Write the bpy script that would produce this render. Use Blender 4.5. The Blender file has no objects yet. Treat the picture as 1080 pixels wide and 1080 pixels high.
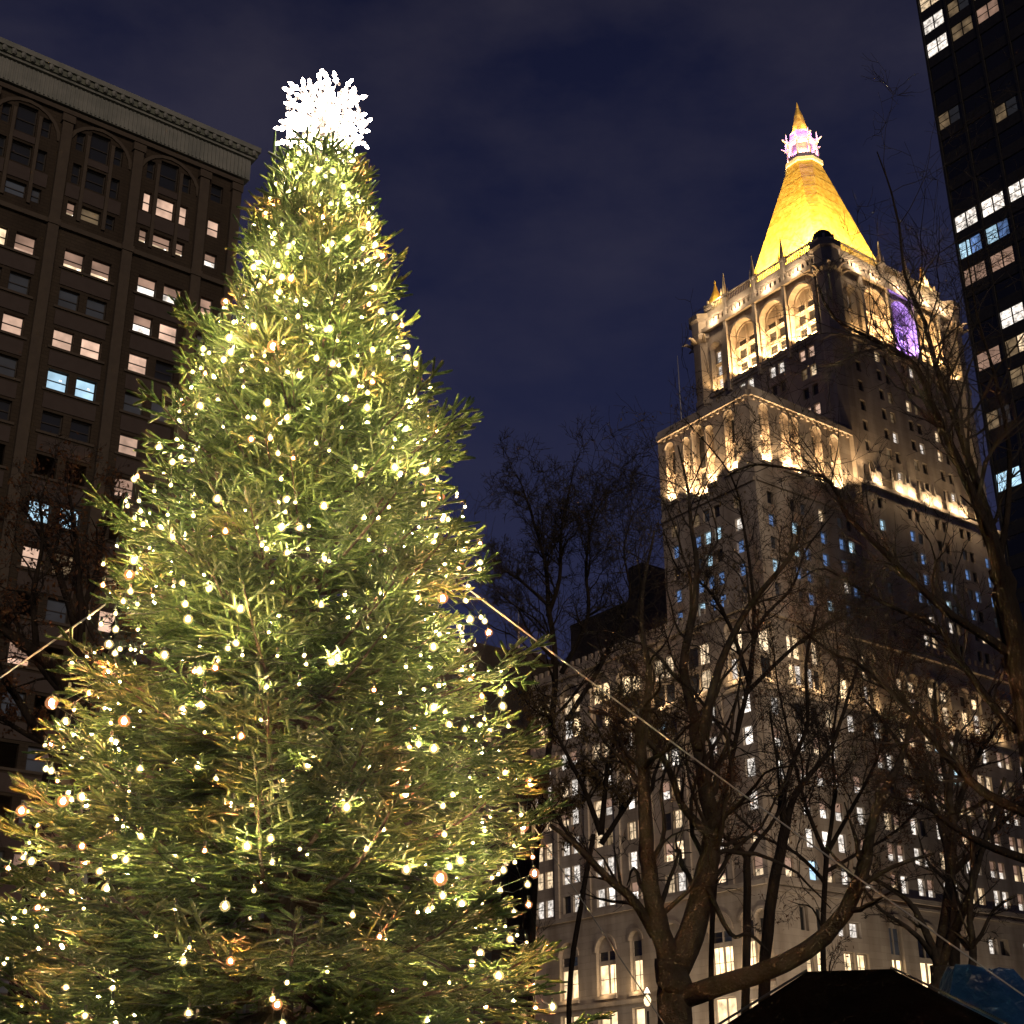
import bpy, math, random
import numpy as np
from mathutils import Vector, Matrix, Quaternion
rad = math.radians
SC = bpy.context.scene
COL = SC.collection
rng = random.Random(7)
nrg = np.random.default_rng(7)

# ------------------------------------------------------------------ camera
FPX, PITCH, ROLL, EYE = 1520.0, rad(24.1), rad(0.5), 1.6
def ray(px, py):
    x, y = px - 540, 540 - py
    c, s = math.cos(ROLL), math.sin(ROLL)
    x, y = x * c + y * s, -x * s + y * c
    return x, FPX * math.cos(PITCH) - y * math.sin(PITCH), FPX * math.sin(PITCH) + y * math.cos(PITCH)
def at(px, py, d):
    """a point of the place seen in direction (px, py) at horizontal distance d"""
    x, f, u = ray(px, py); h = math.hypot(x, f)
    return Vector((x / h * d, f / h * d, u / h * d + EYE))
cam = bpy.data.cameras.new('camera'); cam.sensor_width = 36; cam.lens = 36 * FPX / 1080
cam.clip_end = 6000; cam.clip_start = .1
co = bpy.data.objects.new('camera', cam); COL.objects.link(co)
c, s = math.cos(ROLL), math.sin(ROLL)
rt, up, fw = Vector((1, 0, 0)), Vector((0, -math.sin(PITCH), math.cos(PITCH))), Vector((0, math.cos(PITCH), math.sin(PITCH)))
rr, uu = c * rt - s * up, s * rt + c * up
M = Matrix((rr, uu, -fw)).transposed().to_4x4(); M.translation = (0, 0, EYE)
co.matrix_world = M
SC.camera = co
SC.view_settings.view_transform = 'Standard'; SC.view_settings.look = 'None'
SC.view_settings.exposure = 0; SC.view_settings.gamma = 1
SC.cycles.max_bounces = 5; SC.cycles.diffuse_bounces = 2; SC.cycles.glossy_bounces = 2
SC.cycles.transmission_bounces = 3; SC.cycles.transparent_max_bounces = 10
SC.cycles.sample_clamp_indirect = 3; SC.cycles.caustics_reflective = False; SC.cycles.caustics_refractive = False
SC.cycles.use_light_tree = True

# ------------------------------------------------------------------ materials
def newmat(name):
    m = bpy.data.materials.new(name); m.use_nodes = True
    nt = m.node_tree
    return m, nt, nt.nodes['Principled BSDF'], nt.nodes['Material Output']
def noise_mat(name, c1, c2, scale=3., rough=.8, metal=0., bump=0., bscale=20., detail=6., spec=.4, coords='Object', stretch=(1, 1, 1), trans=0.):
    m, nt, b, out = newmat(name)
    tc = nt.nodes.new('ShaderNodeTexCoord'); mp = nt.nodes.new('ShaderNodeMapping')
    mp.inputs['Scale'].default_value = stretch
    nt.links.new(tc.outputs[coords], mp.inputs['Vector'])
    n = nt.nodes.new('ShaderNodeTexNoise'); n.inputs['Scale'].default_value = scale; n.inputs['Detail'].default_value = detail
    nt.links.new(mp.outputs[0], n.inputs['Vector'])
    r = nt.nodes.new('ShaderNodeValToRGB'); r.color_ramp.elements[0].position = .33; r.color_ramp.elements[1].position = .67
    r.color_ramp.elements[0].color = (*c1, 1); r.color_ramp.elements[1].color = (*c2, 1)
    nt.links.new(n.outputs['Fac'], r.inputs[0]); nt.links.new(r.outputs[0], b.inputs['Base Color'])
    b.inputs['Roughness'].default_value = rough; b.inputs['Metallic'].default_value = metal
    b.inputs['Specular IOR Level'].default_value = spec
    if bump:
        n2 = nt.nodes.new('ShaderNodeTexNoise'); n2.inputs['Scale'].default_value = bscale; n2.inputs['Detail'].default_value = 4
        nt.links.new(mp.outputs[0], n2.inputs['Vector'])
        bp = nt.nodes.new('ShaderNodeBump'); bp.inputs['Strength'].default_value = bump; bp.inputs['Distance'].default_value = .1
        nt.links.new(n2.outputs['Fac'], bp.inputs['Height']); nt.links.new(bp.outputs[0], b.inputs['Normal'])
    if trans:
        t = nt.nodes.new('ShaderNodeBsdfTranslucent'); nt.links.new(r.outputs[0], t.inputs['Color'])
        mx = nt.nodes.new('ShaderNodeMixShader'); mx.inputs[0].default_value = trans
        nt.links.new(b.outputs[0], mx.inputs[1]); nt.links.new(t.outputs[0], mx.inputs[2]); nt.links.new(mx.outputs[0], out.inputs[0])
    return m
def stone_mat(name, c1, c2, course=.9, length=2.2, mortar=.75):
    """ashlar: courses with slightly different blocks, soot streaks"""
    m, nt, b, out = newmat(name)
    L = nt.links.new
    tc = nt.nodes.new('ShaderNodeTexCoord'); sp = nt.nodes.new('ShaderNodeSeparateXYZ'); L(tc.outputs['Object'], sp.inputs[0])
    ad = nt.nodes.new('ShaderNodeMath'); L(sp.outputs[0], ad.inputs[0]); L(sp.outputs[1], ad.inputs[1])
    cb = nt.nodes.new('ShaderNodeCombineXYZ'); L(ad.outputs[0], cb.inputs[0]); L(sp.outputs[2], cb.inputs[1])
    br = nt.nodes.new('ShaderNodeTexBrick'); L(cb.outputs[0], br.inputs['Vector'])
    br.inputs['Scale'].default_value = 1; br.inputs['Brick Width'].default_value = length; br.inputs['Row Height'].default_value = course
    br.inputs['Mortar Size'].default_value = .025; br.inputs['Mortar Smooth'].default_value = .4
    br.inputs['Color1'].default_value = (*c1, 1); br.inputs['Color2'].default_value = (*c2, 1)
    br.inputs['Mortar'].default_value = (*[v * mortar for v in c1], 1)
    mp = nt.nodes.new('ShaderNodeMapping'); mp.inputs['Scale'].default_value = (1, 1, .18); L(tc.outputs['Object'], mp.inputs[0])
    n = nt.nodes.new('ShaderNodeTexNoise'); n.inputs['Scale'].default_value = .35; n.inputs['Detail'].default_value = 8; L(mp.outputs[0], n.inputs['Vector'])
    r = nt.nodes.new('ShaderNodeValToRGB'); r.color_ramp.elements[0].position = .3; r.color_ramp.elements[1].position = .7
    r.color_ramp.elements[0].color = (.55, .5, .45, 1); r.color_ramp.elements[1].color = (1.1, 1.08, 1.05, 1); L(n.outputs['Fac'], r.inputs[0])
    mx = nt.nodes.new('ShaderNodeMixRGB'); mx.blend_type = 'MULTIPLY'; mx.inputs[0].default_value = 1
    L(br.outputs[0], mx.inputs[1]); L(r.outputs[0], mx.inputs[2]); L(mx.outputs[0], b.inputs['Base Color'])
    b.inputs['Roughness'].default_value = .85; b.inputs['Specular IOR Level'].default_value = .25
    bp = nt.nodes.new('ShaderNodeBump'); bp.inputs['Strength'].default_value = .5; bp.inputs['Distance'].default_value = .06
    L(br.outputs['Fac'], bp.inputs['Height']); bp.invert = True; L(bp.outputs[0], b.inputs['Normal'])
    return m
def emit_mat(name, col, strength, vary=0., scale=1.5, sample=False, stretch=(1, 1, 1)):
    m, nt, b, out = newmat(name)
    b.inputs['Base Color'].default_value = (.05, .05, .05, 1); b.inputs['Roughness'].default_value = .3
    b.inputs['Emission Color'].default_value = (*col, 1); b.inputs['Emission Strength'].default_value = strength
    if vary:
        tc = nt.nodes.new('ShaderNodeTexCoord'); oi = nt.nodes.new('ShaderNodeObjectInfo')
        ad = nt.nodes.new('ShaderNodeVectorMath'); ad.operation = 'ADD'
        sc = nt.nodes.new('ShaderNodeVectorMath'); sc.operation = 'SCALE'; sc.inputs[3].default_value = 1
        cb = nt.nodes.new('ShaderNodeMath'); cb.operation = 'MULTIPLY'; cb.inputs[1].default_value = 91.7
        nt.links.new(oi.outputs['Random'], cb.inputs[0])
        mp = nt.nodes.new('ShaderNodeMapping'); mp.inputs['Scale'].default_value = stretch
        nt.links.new(tc.outputs['Object'], mp.inputs[0]); nt.links.new(mp.outputs[0], ad.inputs[0]); nt.links.new(cb.outputs[0], ad.inputs[1])
        n = nt.nodes.new('ShaderNodeTexNoise'); n.inputs['Scale'].default_value = scale; n.inputs['Detail'].default_value = 3
        nt.links.new(ad.outputs[0], n.inputs['Vector'])
        mr = nt.nodes.new('ShaderNodeMapRange'); mr.inputs['From Min'].default_value = .3; mr.inputs['From Max'].default_value = .7
        mr.inputs['To Min'].default_value = strength * (1 - vary); mr.inputs['To Max'].default_value = strength * (1 + vary)
        nt.links.new(n.outputs['Fac'], mr.inputs['Value'])
        # each window its own brightness
        m2 = nt.nodes.new('ShaderNodeMapRange'); m2.inputs['To Min'].default_value = 1 - vary * .7; m2.inputs['To Max'].default_value = 1 + vary * .5
        nt.links.new(oi.outputs['Random'], m2.inputs['Value'])
        mu = nt.nodes.new('ShaderNodeMath'); mu.operation = 'MULTIPLY'
        nt.links.new(mr.outputs[0], mu.inputs[0]); nt.links.new(m2.outputs[0], mu.inputs[1]); nt.links.new(mu.outputs[0], b.inputs['Emission Strength'])
    m.cycles.emission_sampling = 'FRONT' if sample else 'NONE'
    return m
def glass_mat(name, col, rough=.08):
    m, nt, b, out = newmat(name)
    b.inputs['Base Color'].default_value = (*col, 1); b.inputs['Roughness'].default_value = rough; b.inputs['Specular IOR Level'].default_value = .7
    n = nt.nodes.new('ShaderNodeTexNoise'); n.inputs['Scale'].default_value = .7
    bp = nt.nodes.new('ShaderNodeBump'); bp.inputs['Strength'].default_value = .06; nt.links.new(n.outputs['Fac'], bp.inputs['Height']); nt.links.new(bp.outputs[0], b.inputs['Normal'])
    return m
MT = {}
MT['lime'] = stone_mat('limestone', (.52, .46, .385), (.45, .395, .33))
MT['trim'] = noise_mat('carved_limestone', (.36, .31, .25), (.46, .40, .33), 1.5, .85, bump=.5, bscale=3)
MT['gold'] = noise_mat('gilded_tile', (.70, .40, .06), (1., .72, .18), 1.1, .5, .3, bump=.35, bscale=2.2)
MT['roof'] = noise_mat('tar_roof', (.05, .05, .05), (.08, .08, .075), 1., .9)
MT['bronze'] = noise_mat('bronze_frame', (.05, .04, .03), (.09, .07, .05), 2, .5)
MT['dkglass'] = glass_mat('dark_glass', (.014, .016, .02), .32)
MT['blackglass'] = glass_mat('black_curtain_glass', (.006, .006, .007), .12)
MT['mullion'] = noise_mat('black_metal', (.012, .011, .010), (.02, .019, .017), 2, .5)
MT['brown'] = stone_mat('brown_brick_facade', (.054, .041, .029), (.046, .035, .025), .22, .6)
MT['browntrim'] = noise_mat('brown_terracotta', (.07, .053, .037), (.057, .043, .031), 2, .8, bump=.4, bscale=5)
MT['panel'] = noise_mat('rose_terracotta_panel', (.057, .042, .036), (.049, .035, .03), 2, .8)
MT['cornice'] = noise_mat('weathered_copper_cornice', (.15, .16, .145), (.21, .215, .195), 1.2, .7, bump=.3, bscale=4)
MT['cornicedark'] = noise_mat('verdigris_stain', (.09, .105, .085), (.15, .16, .13), 3, .8)
MT['sash'] = noise_mat('dark_sash', (.03, .025, .02), (.045, .035, .03), 5, .6)
MT['bark'] = noise_mat('bark', (.045, .034, .025), (.085, .066, .048), 6, .95, bump=.6, bscale=25, stretch=(1, 1, .3))
MT['plane'] = noise_mat('plane_tree_bark', (.02, .016, .0125), (.052, .042, .032), 4.5, .95, bump=.5, bscale=22, spec=.1)
MT['dark'] = noise_mat('dark_bark', (.012, .009, .007), (.028, .021, .016), 6, .95, spec=.1, bump=.6, bscale=25, stretch=(1, 1, .3))
MT['twig'] = noise_mat('twig_bark', (.016, .012, .009), (.032, .024, .018), 6, .95)
MT['rust'] = noise_mat('withered_leaf', (.075, .03, .012), (.12, .055, .02), .8, .8, trans=.3)
MT['olive'] = noise_mat('dull_leaf', (.08, .055, .026), (.14, .095, .04), .8, .8, trans=.3)
MT['needle'] = noise_mat('fir_needle', (.030, .072, .018), (.115, .168, .042), 28., .5, detail=3, trans=.12, spec=.35)
MT['cable'] = noise_mat('green_cable', (.01, .02, .01), (.02, .03, .015), 5, .6)
MT['steel'] = noise_mat('galvanised_wire', (.30, .29, .27), (.40, .385, .36), 8, .45, .3)
MT['blacktarp'] = noise_mat('black_canvas', (.0014, .0014, .0014), (.0024, .0024, .0024), 3, 1., bump=.2, bscale=5, spec=0.)
MT['seam'] = noise_mat('canvas_piping', (.012, .012, .012), (.02, .02, .02), 3, .6)
MT['bluetarp'] = noise_mat('blue_tarpaulin', (.004, .024, .075), (.007, .036, .105), 2.5, .28, bump=.9, bscale=3)
MT['iron'] = noise_mat('cast_iron', (.015, .015, .016), (.03, .03, .03), 5, .6)
MT['asphalt'] = noise_mat('asphalt', (.04, .04, .042), (.06, .06, .06), 8, .85, bump=.2, bscale=60)
MT['pave'] = stone_mat('concrete_flags', (.30, .29, .27), (.26, .25, .235), 1.5, 1.5)
MT['grass'] = noise_mat('lawn', (.03, .05, .012), (.06, .08, .02), 3, .9, bump=.5, bscale=50)
MT['paint'] = noise_mat('road_paint', (.6, .6, .58), (.75, .75, .72), 6, .7)
MT['darkstone'] = stone_mat('sooty_brick', (.06, .05, .042), (.05, .042, .036))
WARM, PEACH, COOL, CREAM, AMBER, VIOLET = (1, .74, .46), (1, .60, .40), (.50, .78, 1.), (1, .88, .70), (1, .66, .30), (.36, .22, 1.)
MT['l_warm'] = emit_mat('lit_room_warm', WARM, 1.15, .75, 1.9)
MT['l_white'] = emit_mat('lit_room_white', (1, .90, .80), 1.15, .75, 2.)
MT['l_peach'] = emit_mat('lit_room_peach', (1, .64, .46), .75, .45, 1.)
MT['l_dimpeach'] = emit_mat('drawn_blind', (1, .60, .42), .32, .4, .8)
MT['l_cool'] = emit_mat('lit_room_cool', (.52, .80, 1.), 1.1, .35, .9)
MT['l_blue'] = emit_mat('lit_room_blue', (.22, .40, .85), .55, .6, 1.2)
MT['l_amber'] = emit_mat('lit_lobby', (1, .72, .40), 1.9, .5, .8)
MT['l_dim'] = emit_mat('dim_room', (1, .68, .36), .16, .7, 1.)
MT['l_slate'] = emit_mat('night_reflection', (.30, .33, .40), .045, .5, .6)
MT['l_lamp'] = emit_mat('ceiling_lamp', (1, .9, .8), 3.)
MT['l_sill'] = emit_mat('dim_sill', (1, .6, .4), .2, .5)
MT['l_violet'] = emit_mat('violet_window', (.45, .32, 1.), .9, .4)
MT['lens'] = emit_mat('floodlight_lens', (1, .75, .42), 6.)
MT['bulb'] = emit_mat('warm_white_bulb', (1, .72, .33), 1350., sample=True)
MT['bulb_orange'] = emit_mat('amber_bulb', (1, .27, .10), 2600., sample=True)
MT['bulb_top'] = emit_mat('topper_lamp', (1, .80, .66), 40., sample=True)
def halo_mat(name, col, strength, opaque):
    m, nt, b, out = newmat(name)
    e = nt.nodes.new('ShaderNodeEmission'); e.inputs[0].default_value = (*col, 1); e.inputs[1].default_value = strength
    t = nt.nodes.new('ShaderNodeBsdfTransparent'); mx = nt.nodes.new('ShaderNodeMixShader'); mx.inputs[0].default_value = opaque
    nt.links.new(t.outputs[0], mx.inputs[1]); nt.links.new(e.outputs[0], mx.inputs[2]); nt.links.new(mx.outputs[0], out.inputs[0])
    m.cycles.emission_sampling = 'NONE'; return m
MT['globe'] = halo_mat('frosted_globe', (1, .74, .30), 1.1, .34)  # halo round each lit bulb put in as a see-through glow
MT['globe_orange'] = halo_mat('frosted_amber_globe', (1, .40, .16), 1.0, .28)
MT['topper_small'] = emit_mat('topper_small_lamp', (1, .80, .62), 1.25)
MT['topper_amber'] = emit_mat('topper_amber_lamp', (1, .66, .44), .62)
MT['lampglow'] = emit_mat('street_lamp_globe', (1, .74, .40), 2.2)

# ------------------------------------------------------------------ mesh helpers
class MB:
    def __init__(s): s.v, s.f, s.m = [], [], []
    def face(s, pts, mi=0):
        i = len(s.v); s.v.extend(tuple(p) for p in pts); s.f.append(tuple(range(i, i + len(pts)))); s.m.append(mi)
    def grid(s, rings, mi=0, close=True, cap0=True, cap1=True):
        i0 = len(s.v); n = len(rings[0])
        for r in rings: s.v.extend(tuple(p) for p in r)
        for a in range(len(rings) - 1):
            for k in range(n if close else n - 1):
                k2 = (k + 1) % n
                s.f.append((i0 + a * n + k, i0 + a * n + k2, i0 + (a + 1) * n + k2, i0 + (a + 1) * n + k)); s.m.append(mi)
        if cap0: s.f.append(tuple(i0 + k for k in reversed(range(n)))); s.m.append(mi)
        if cap1: s.f.append(tuple(i0 + (len(rings) - 1) * n + k for k in range(n))); s.m.append(mi)
    def box(s, x0, x1, y0, y1, z0, z1, mi=0):
        s.grid([[(x0, y0, z), (x1, y0, z), (x1, y1, z), (x0, y1, z)] for z in (z0, z1)], mi)
    def ngon(s, cx, cy, prof, n=8, mi=0, ph=None, sx=1, sy=1):
        ph = math.pi / n if ph is None else ph
        s.grid([[(cx + sx * r * math.cos(ph + 2 * math.pi * k / n), cy + sy * r * math.sin(ph + 2 * math.pi * k / n), z) for k in range(n)] for r, z in prof], mi)
    def tube(s, pts, rads, n=5, mi=0, cap=True):
        pts = [Vector(p) for p in pts]; rings = []
        t = (pts[1] - pts[0]).normalized()
        a = t.orthogonal().normalized()
        for i, p in enumerate(pts):
            t = (pts[min(i + 1, len(pts) - 1)] - pts[max(i - 1, 0)])
            if t.length < 1e-9: t = Vector((0, 0, 1))
            t.normalize(); a = a - t * a.dot(t)
            if a.length < 1e-6: a = t.orthogonal()
            a.normalize(); b = t.cross(a)
            rings.append([p + (a * math.cos(2 * math.pi * k / n) + b * math.sin(2 * math.pi * k / n)) * rads[i] for k in range(n)])
        s.grid(rings, mi, True, cap, cap)
    def mesh(s, name, mats, smooth=False):
        me = bpy.data.meshes.new(name); me.from_pydata(s.v, [], s.f)
        for m in (mats if isinstance(mats, (list, tuple)) else [mats]): me.materials.append(m)
        me.polygons.foreach_set('material_index', s.m)
        if smooth: me.polygons.foreach_set('use_smooth', [True] * len(s.f))
        me.update(); return me
    def build(s, name, mats, parent=None, smooth=False):
        return link(name, s.mesh(name, mats, smooth), parent)
def link(name, data, parent=None, loc=None):
    o = bpy.data.objects.new(name, data); COL.objects.link(o)
    if parent: o.parent = parent
    if loc is not None: o.location = loc
    return o
def tag(o, label=None, cat=None, group=None, kind=None):
    for k, v in (('label', label), ('category', cat), ('group', group), ('kind', kind)):
        if v: o[k] = v
    return o
def empty(name, loc=(0, 0, 0), rz=0.):
    o = link(name, None, None, loc); o.rotation_euler = (0, 0, rz); o.empty_display_size = .1; return o
def lamp(name, parent, loc, col, watts, radius=.2, typ='POINT', aim=None, cone=90):
    l = bpy.data.lights.new(name, typ); l.energy = watts; l.color = col; l.shadow_soft_size = radius
    if typ == 'SPOT': l.spot_size = rad(cone); l.spot_blend = .6
    o = link(name, l, parent, loc)
    if aim is not None: o.rotation_euler = (Vector(aim) - Vector(loc)).to_track_quat('-Z', 'Y').to_euler()
    return o

# facade faces: ('x', x0) looks towards -x, ('y', y0) looks towards -y
def P(face, s, z, d=0.):
    return (face[1] - d, s, z) if face[0] == 'x' else (s, face[1] - d, z)
def wall(mb, face, s0, s1, z0, z1, holes, depth=.45, mi=0, mi_rev=None):
    holes = [h for h in holes if h[0] >= s0 and h[1] <= s1 and h[2] >= z0 and h[3] <= z1]
    ss = sorted({s0, s1, *[h[0] for h in holes], *[h[1] for h in holes]})
    zs = sorted({z0, z1, *[h[2] for h in holes], *[h[3] for h in holes]})
    si = {v: i for i, v in enumerate(ss)}; zi = {v: i for i, v in enumerate(zs)}
    hol = set()
    for h in holes:
        for i in range(si[h[0]], si[h[1]]):
            for j in range(zi[h[2]], zi[h[3]]): hol.add((i, j))
    for j in range(len(zs) - 1):
        i = 0
        while i < len(ss) - 1:
            if (i, j) in hol: i += 1; continue
            k = i
            while k < len(ss) - 1 and (k, j) not in hol: k += 1
            mb.face([P(face, ss[i], zs[j]), P(face, ss[k], zs[j]), P(face, ss[k], zs[j + 1]), P(face, ss[i], zs[j + 1])], mi)
            i = k
    mr = mi if mi_rev is None else mi_rev
    for h in holes:
        a, b, lo, hi = h[:4]; dd = h[4] if len(h) > 4 else depth
        for q in ([(a, lo), (b, lo)], [(b, lo), (b, hi)], [(b, hi), (a, hi)], [(a, hi), (a, lo)]):
            mb.face([P(face, *q[0]), P(face, *q[1]), P(face, *q[1], -dd), P(face, *q[0], -dd)], mr)
def spandrel(mb, face, a, b, top, d, thick, mi=0, n=8):
    """fills the corners of a rectangular hole so that its head is a round arch"""
    c, r = (a + b) / 2, (b - a) / 2
    arc = [(c - r * math.cos(math.pi * k / n), top - r + r * math.sin(math.pi * k / n)) for k in range(n + 1)]
    for half, corner in ((arc[:n // 2 + 1], (a, top)), (arc[n // 2:], (b, top))):
        for k in range(len(half) - 1):
            mb.face([P(face, *corner, d), P(face, *half[k], d), P(face, *half[k + 1], d)], mi)
    for k in range(n):
        mb.face([P(face, *arc[k], d), P(face, *arc[k + 1], d), P(face, *arc[k + 1], d - thick), P(face, *arc[k], d - thick)], mi)
def archring(mb, face, a, b, top, d0, w=.35, out=.2, mi=0, n=10):
    c, r = (a + b) / 2, (b - a) / 2
    for k in range(n):
        t0, t1 = math.pi * k / n, math.pi * (k + 1) / n
        q = [(c - (r + e) * math.cos(t), top - r + (r + e) * math.sin(t)) for t, e in ((t0, 0), (t1, 0), (t1, w), (t0, w))]
        mb.face([P(face, *p, d0 + out) for p in q], mi)
        mb.face([P(face, *q[2], d0 + out), P(face, *q[3], d0 + out), P(face, *q[3], d0), P(face, *q[2], d0)], mi)
        mb.face([P(face, *q[0], d0 + out), P(face, *q[1], d0 + out), P(face, *q[1], d0), P(face, *q[0], d0)], mi)
def fbox(mb, face, s0, s1, z0, z1, d0, d1, mi=0):
    if face[0] == 'x': mb.box(face[1] - d1, face[1] - d0, s0, s1, z0, z1, mi)
    else: mb.box(s0, s1, face[1] - d1, face[1] - d0, z0, z1, mi)

WIN = {}
def window_mesh(face, w, h, style):
    """double-hung window: two panes, upper one often behind a drawn blind; glazing bars. local: s centred, z from 0, pane at depth 0"""
    key = (face[0], round(w, 2), round(h, 2), style)
    if key in WIN: return WIN[key]
    f = (face[0], 0.); mb = MB()
    up_, lo_, split = {'warm': (1, 1, .5), 'blind': (2, 1, .38), 'white': (1, 1, .5), 'half': (2, 1, .5), 'cool': (1, 1, .5), 'blue': (1, 1, .45), 'dim': (1, 1, .5),
                       'peach': (1, 1, .5), 'bandlow': (2, 1, .3), 'dark': (1, 1, .5), 'amber': (1, 1, .55), 'violet': (1, 1, .5), 'slate': (1, 1, .5)}[style]
    a = w / 2; zs = h * split
    mb.face([P(f, -a, 0), P(f, a, 0), P(f, a, zs), P(f, -a, zs)], lo_)
    mb.face([P(f, -a, zs), P(f, a, zs), P(f, a, h), P(f, -a, h)], up_)
    t = .07
    fbox(mb, f, -a, a, h * .5 - t / 2, h * .5 + t / 2, .01, .08); fbox(mb, f, -a, -a + t, 0, h * .5 - t / 2, .01, .07); fbox(mb, f, a - t, a, 0, h * .5 - t / 2, .01, .07)
    fbox(mb, f, -a, -a + t, h * .5 + t / 2, h, .01, .07); fbox(mb, f, a - t, a, h * .5 + t / 2, h, .01, .07)
    if w > 1.7: fbox(mb, f, -t / 2, t / 2, 0, h * .5 - t / 2, .01, .07); fbox(mb, f, -t / 2, t / 2, h * .5 + t / 2, h, .01, .07)
    lit = {'warm': 'l_warm', 'blind': 'l_warm', 'white': 'l_white', 'half': 'l_white', 'cool': 'l_cool', 'blue': 'l_blue', 'dim': 'l_dim', 'peach': 'l_peach', 'bandlow': 'l_warm', 'dark': 'dkglass',
           'amber': 'l_amber', 'violet': 'l_violet', 'slate': 'l_slate'}[style]
    me = mb.mesh('window', [MT['bronze'], MT[lit], MT['l_dimpeach']]); WIN[key] = me
    return me
def windows(parent, face, holes, inset, styles, cap, stuff_mats=None):
    """holes: (s0, s1, z0, z1, style). lit ones become parts of their own up to cap, the rest one mass"""
    pass

# ------------------------------------------------------------------ life-insurance tower with gilded roof (local x runs along the street side, y along the avenue side)
ROT = rad(37.5)
def tower_building():
    root = empty('office_tower', (52.336, 200.275, 0), ROT)
    tag(root, 'pale stone setback tower with a glowing gilded pyramid roof and arched windows', 'skyscraper')
    win = []      # (face, s0, s1, z0, z1, style, inset)
    R = random.Random(11)
    lime, trim = MT['lime'], MT['trim']
    W0, S0 = ('x', 0.), ('y', 0.)
    # ---- shaft
    def H(lst, face, s0, s1, z0, z1, style, inset=.42):
        lst.append((s0, s1, z0, z1)); win.append((face, s0, s1, z0, z1, style, inset))
    ww, sw = [], []
    west_b = [(3.6, 8.9), (10.1, 15.6), (17.0, 22.6)]
    south_b = [(8.4, 14.0), (15.2, 20.8), (22.0, 27.6)]
    sh = MB()
    litW = {(2, 120.4): 'white', (1, 120.4): 'white', (0, 120.4): 'peach', (0, 116.9): 'warm', (0, 109.7): 'peach', (2, 109.7): 'warm', (1, 113.3): 'dim', (0, 106): 'white'}
    rows = [120.4, 116.9, 113.3, 109.7, 106.1, 102.5, 99.0]
    for bi, (a, b) in enumerate(west_b):
        cc = (a + b) / 2
        for z in rows[:6]:
            for k, dx in enumerate((-1.6, .35)):
                st = litW.get((bi, z), R.choice(['dark', 'dark', 'dim', 'dark']))
                if st == 'warm' and k: st = 'dim'
                H(ww, W0, cc + dx, cc + dx + 1.25, z, z + 2.0, st)
    for bi, (a, b) in enumerate(south_b):
        cc = (a + b) / 2
        for z in rows:
            for k, dx in enumerate((-1.7, .45)):
                st = R.choices(['dark', 'warm', 'dim', 'white'], [8, 1.6, 2, 1.2])[0]
                H(sw, S0, cc + dx, cc + dx + 1.2, z, z + 1.9, st)
    for z in rows:
        for cx in (4.9, 30.9):
            H(sw, S0, cx - .6, cx + .6, z, z + 1.9, R.choices(['dark', 'dim', 'warm'], [6, 2, 1])[0])
        H(ww, W0, 25.9, 27.1, z, z + 1.9, R.choices(['dark', 'dim'], [3, 1])[0])
    arches_w = [(a, b, 124.0, 134.6, 1.2) for a, b in west_b] + [(25.2, 27.6, 123.2, 133.2, 1.2)]
    arches_s = [(a, b, 124.4, 134.8, 1.2) for a, b in south_b] + [(4.2, 6.3, 123.4, 133.4, 1.2), (29.9, 32.0, 123.4, 133.4, 1.2)]
    wall(sh, W0, 0, 31, 68, 140, ww + arches_w, .5); wall(sh, S0, 0, 34, 68, 140, sw + arches_s, .5)
    for a, b in ((34., 'x'), (31., 'y')):
        sh.face([(34, 0, 68), (34, 31, 68), (34, 31, 140), (34, 0, 140)] if b == 'x' else [(0, 31, 68), (34, 31, 68), (34, 31, 140), (0, 31, 140)])
    sh.face([(0, 0, 139.6), (34, 0, 139.6), (34, 31, 139.6), (0, 31, 139.6)])
    for face, arcs in ((W0, arches_w), (S0, arches_s)):
        for a, b, lo, hi, _ in arcs:
            spandrel(sh, face, a, b, hi, 0, 1.2)
            fbox(sh, face, a - .3, b + .3, lo - .55, lo - .02, .003, .45)
            archring(sh, face, a, b, hi, .003, .4, .22)
    # piers between the bays, string courses
    for face, ss, L in ((W0, (2.9, 9.5, 16.3, 23.3), 31), (S0, (7.6, 14.6, 21.4, 28.3), 34)):
        for s_ in ss: fbox(sh, face, s_ - .32, s_ + .32, 122.0, 136.0, .004, .6)
        for z, hgt, pr in ((121.0, .5, .35) if False else (122.9, .5, .25), (135.9, .9, .7), (98.2, .5, .3)):
            fbox(sh, face, 1.5, L - 1.5, z, z + hgt, .006, pr)
    # little round-headed panels in the frieze
    for face, L in ((W0, 31), (S0, 34)):
        k = 3.
        while k < L - 3:
            fbox(sh, face, k, k + .55, 136.85, 138.0, .004, .35); k += 1.05
    sh.build('tower_shaft', lime, root)
    # ---- corner piers and turret tops
    for i, (x, y) in enumerate(((1.0, 1.0), (33., 1.0), (1., 30.), (33., 30.))):
        mb = MB(); mb.ngon(x, y, [(2.1, 69.), (2.1, 121.5), (2.35, 121.7), (2.35, 122.5), (2.1, 122.7), (2.1, 134.), (2.6, 134.6), (2.6, 135.6), (2.2, 136.), (2.2, 138.4), (2.7, 138.8), (2.7, 139.8)], 8)
        for k in range(8):     # gargoyles
            t = math.pi / 8 * 2 * k
            ux, uy = math.cos(t), math.sin(t)
            mb.tube([(x + ux * 2.1, y + uy * 2.1, 134.3), (x + ux * 3.2, y + uy * 3.2, 134.9), (x + ux * 3.9, y + uy * 3.9, 134.7)], [.34, .27, .12], 5)
        mb.build('corner_pier', lime, root)
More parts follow.
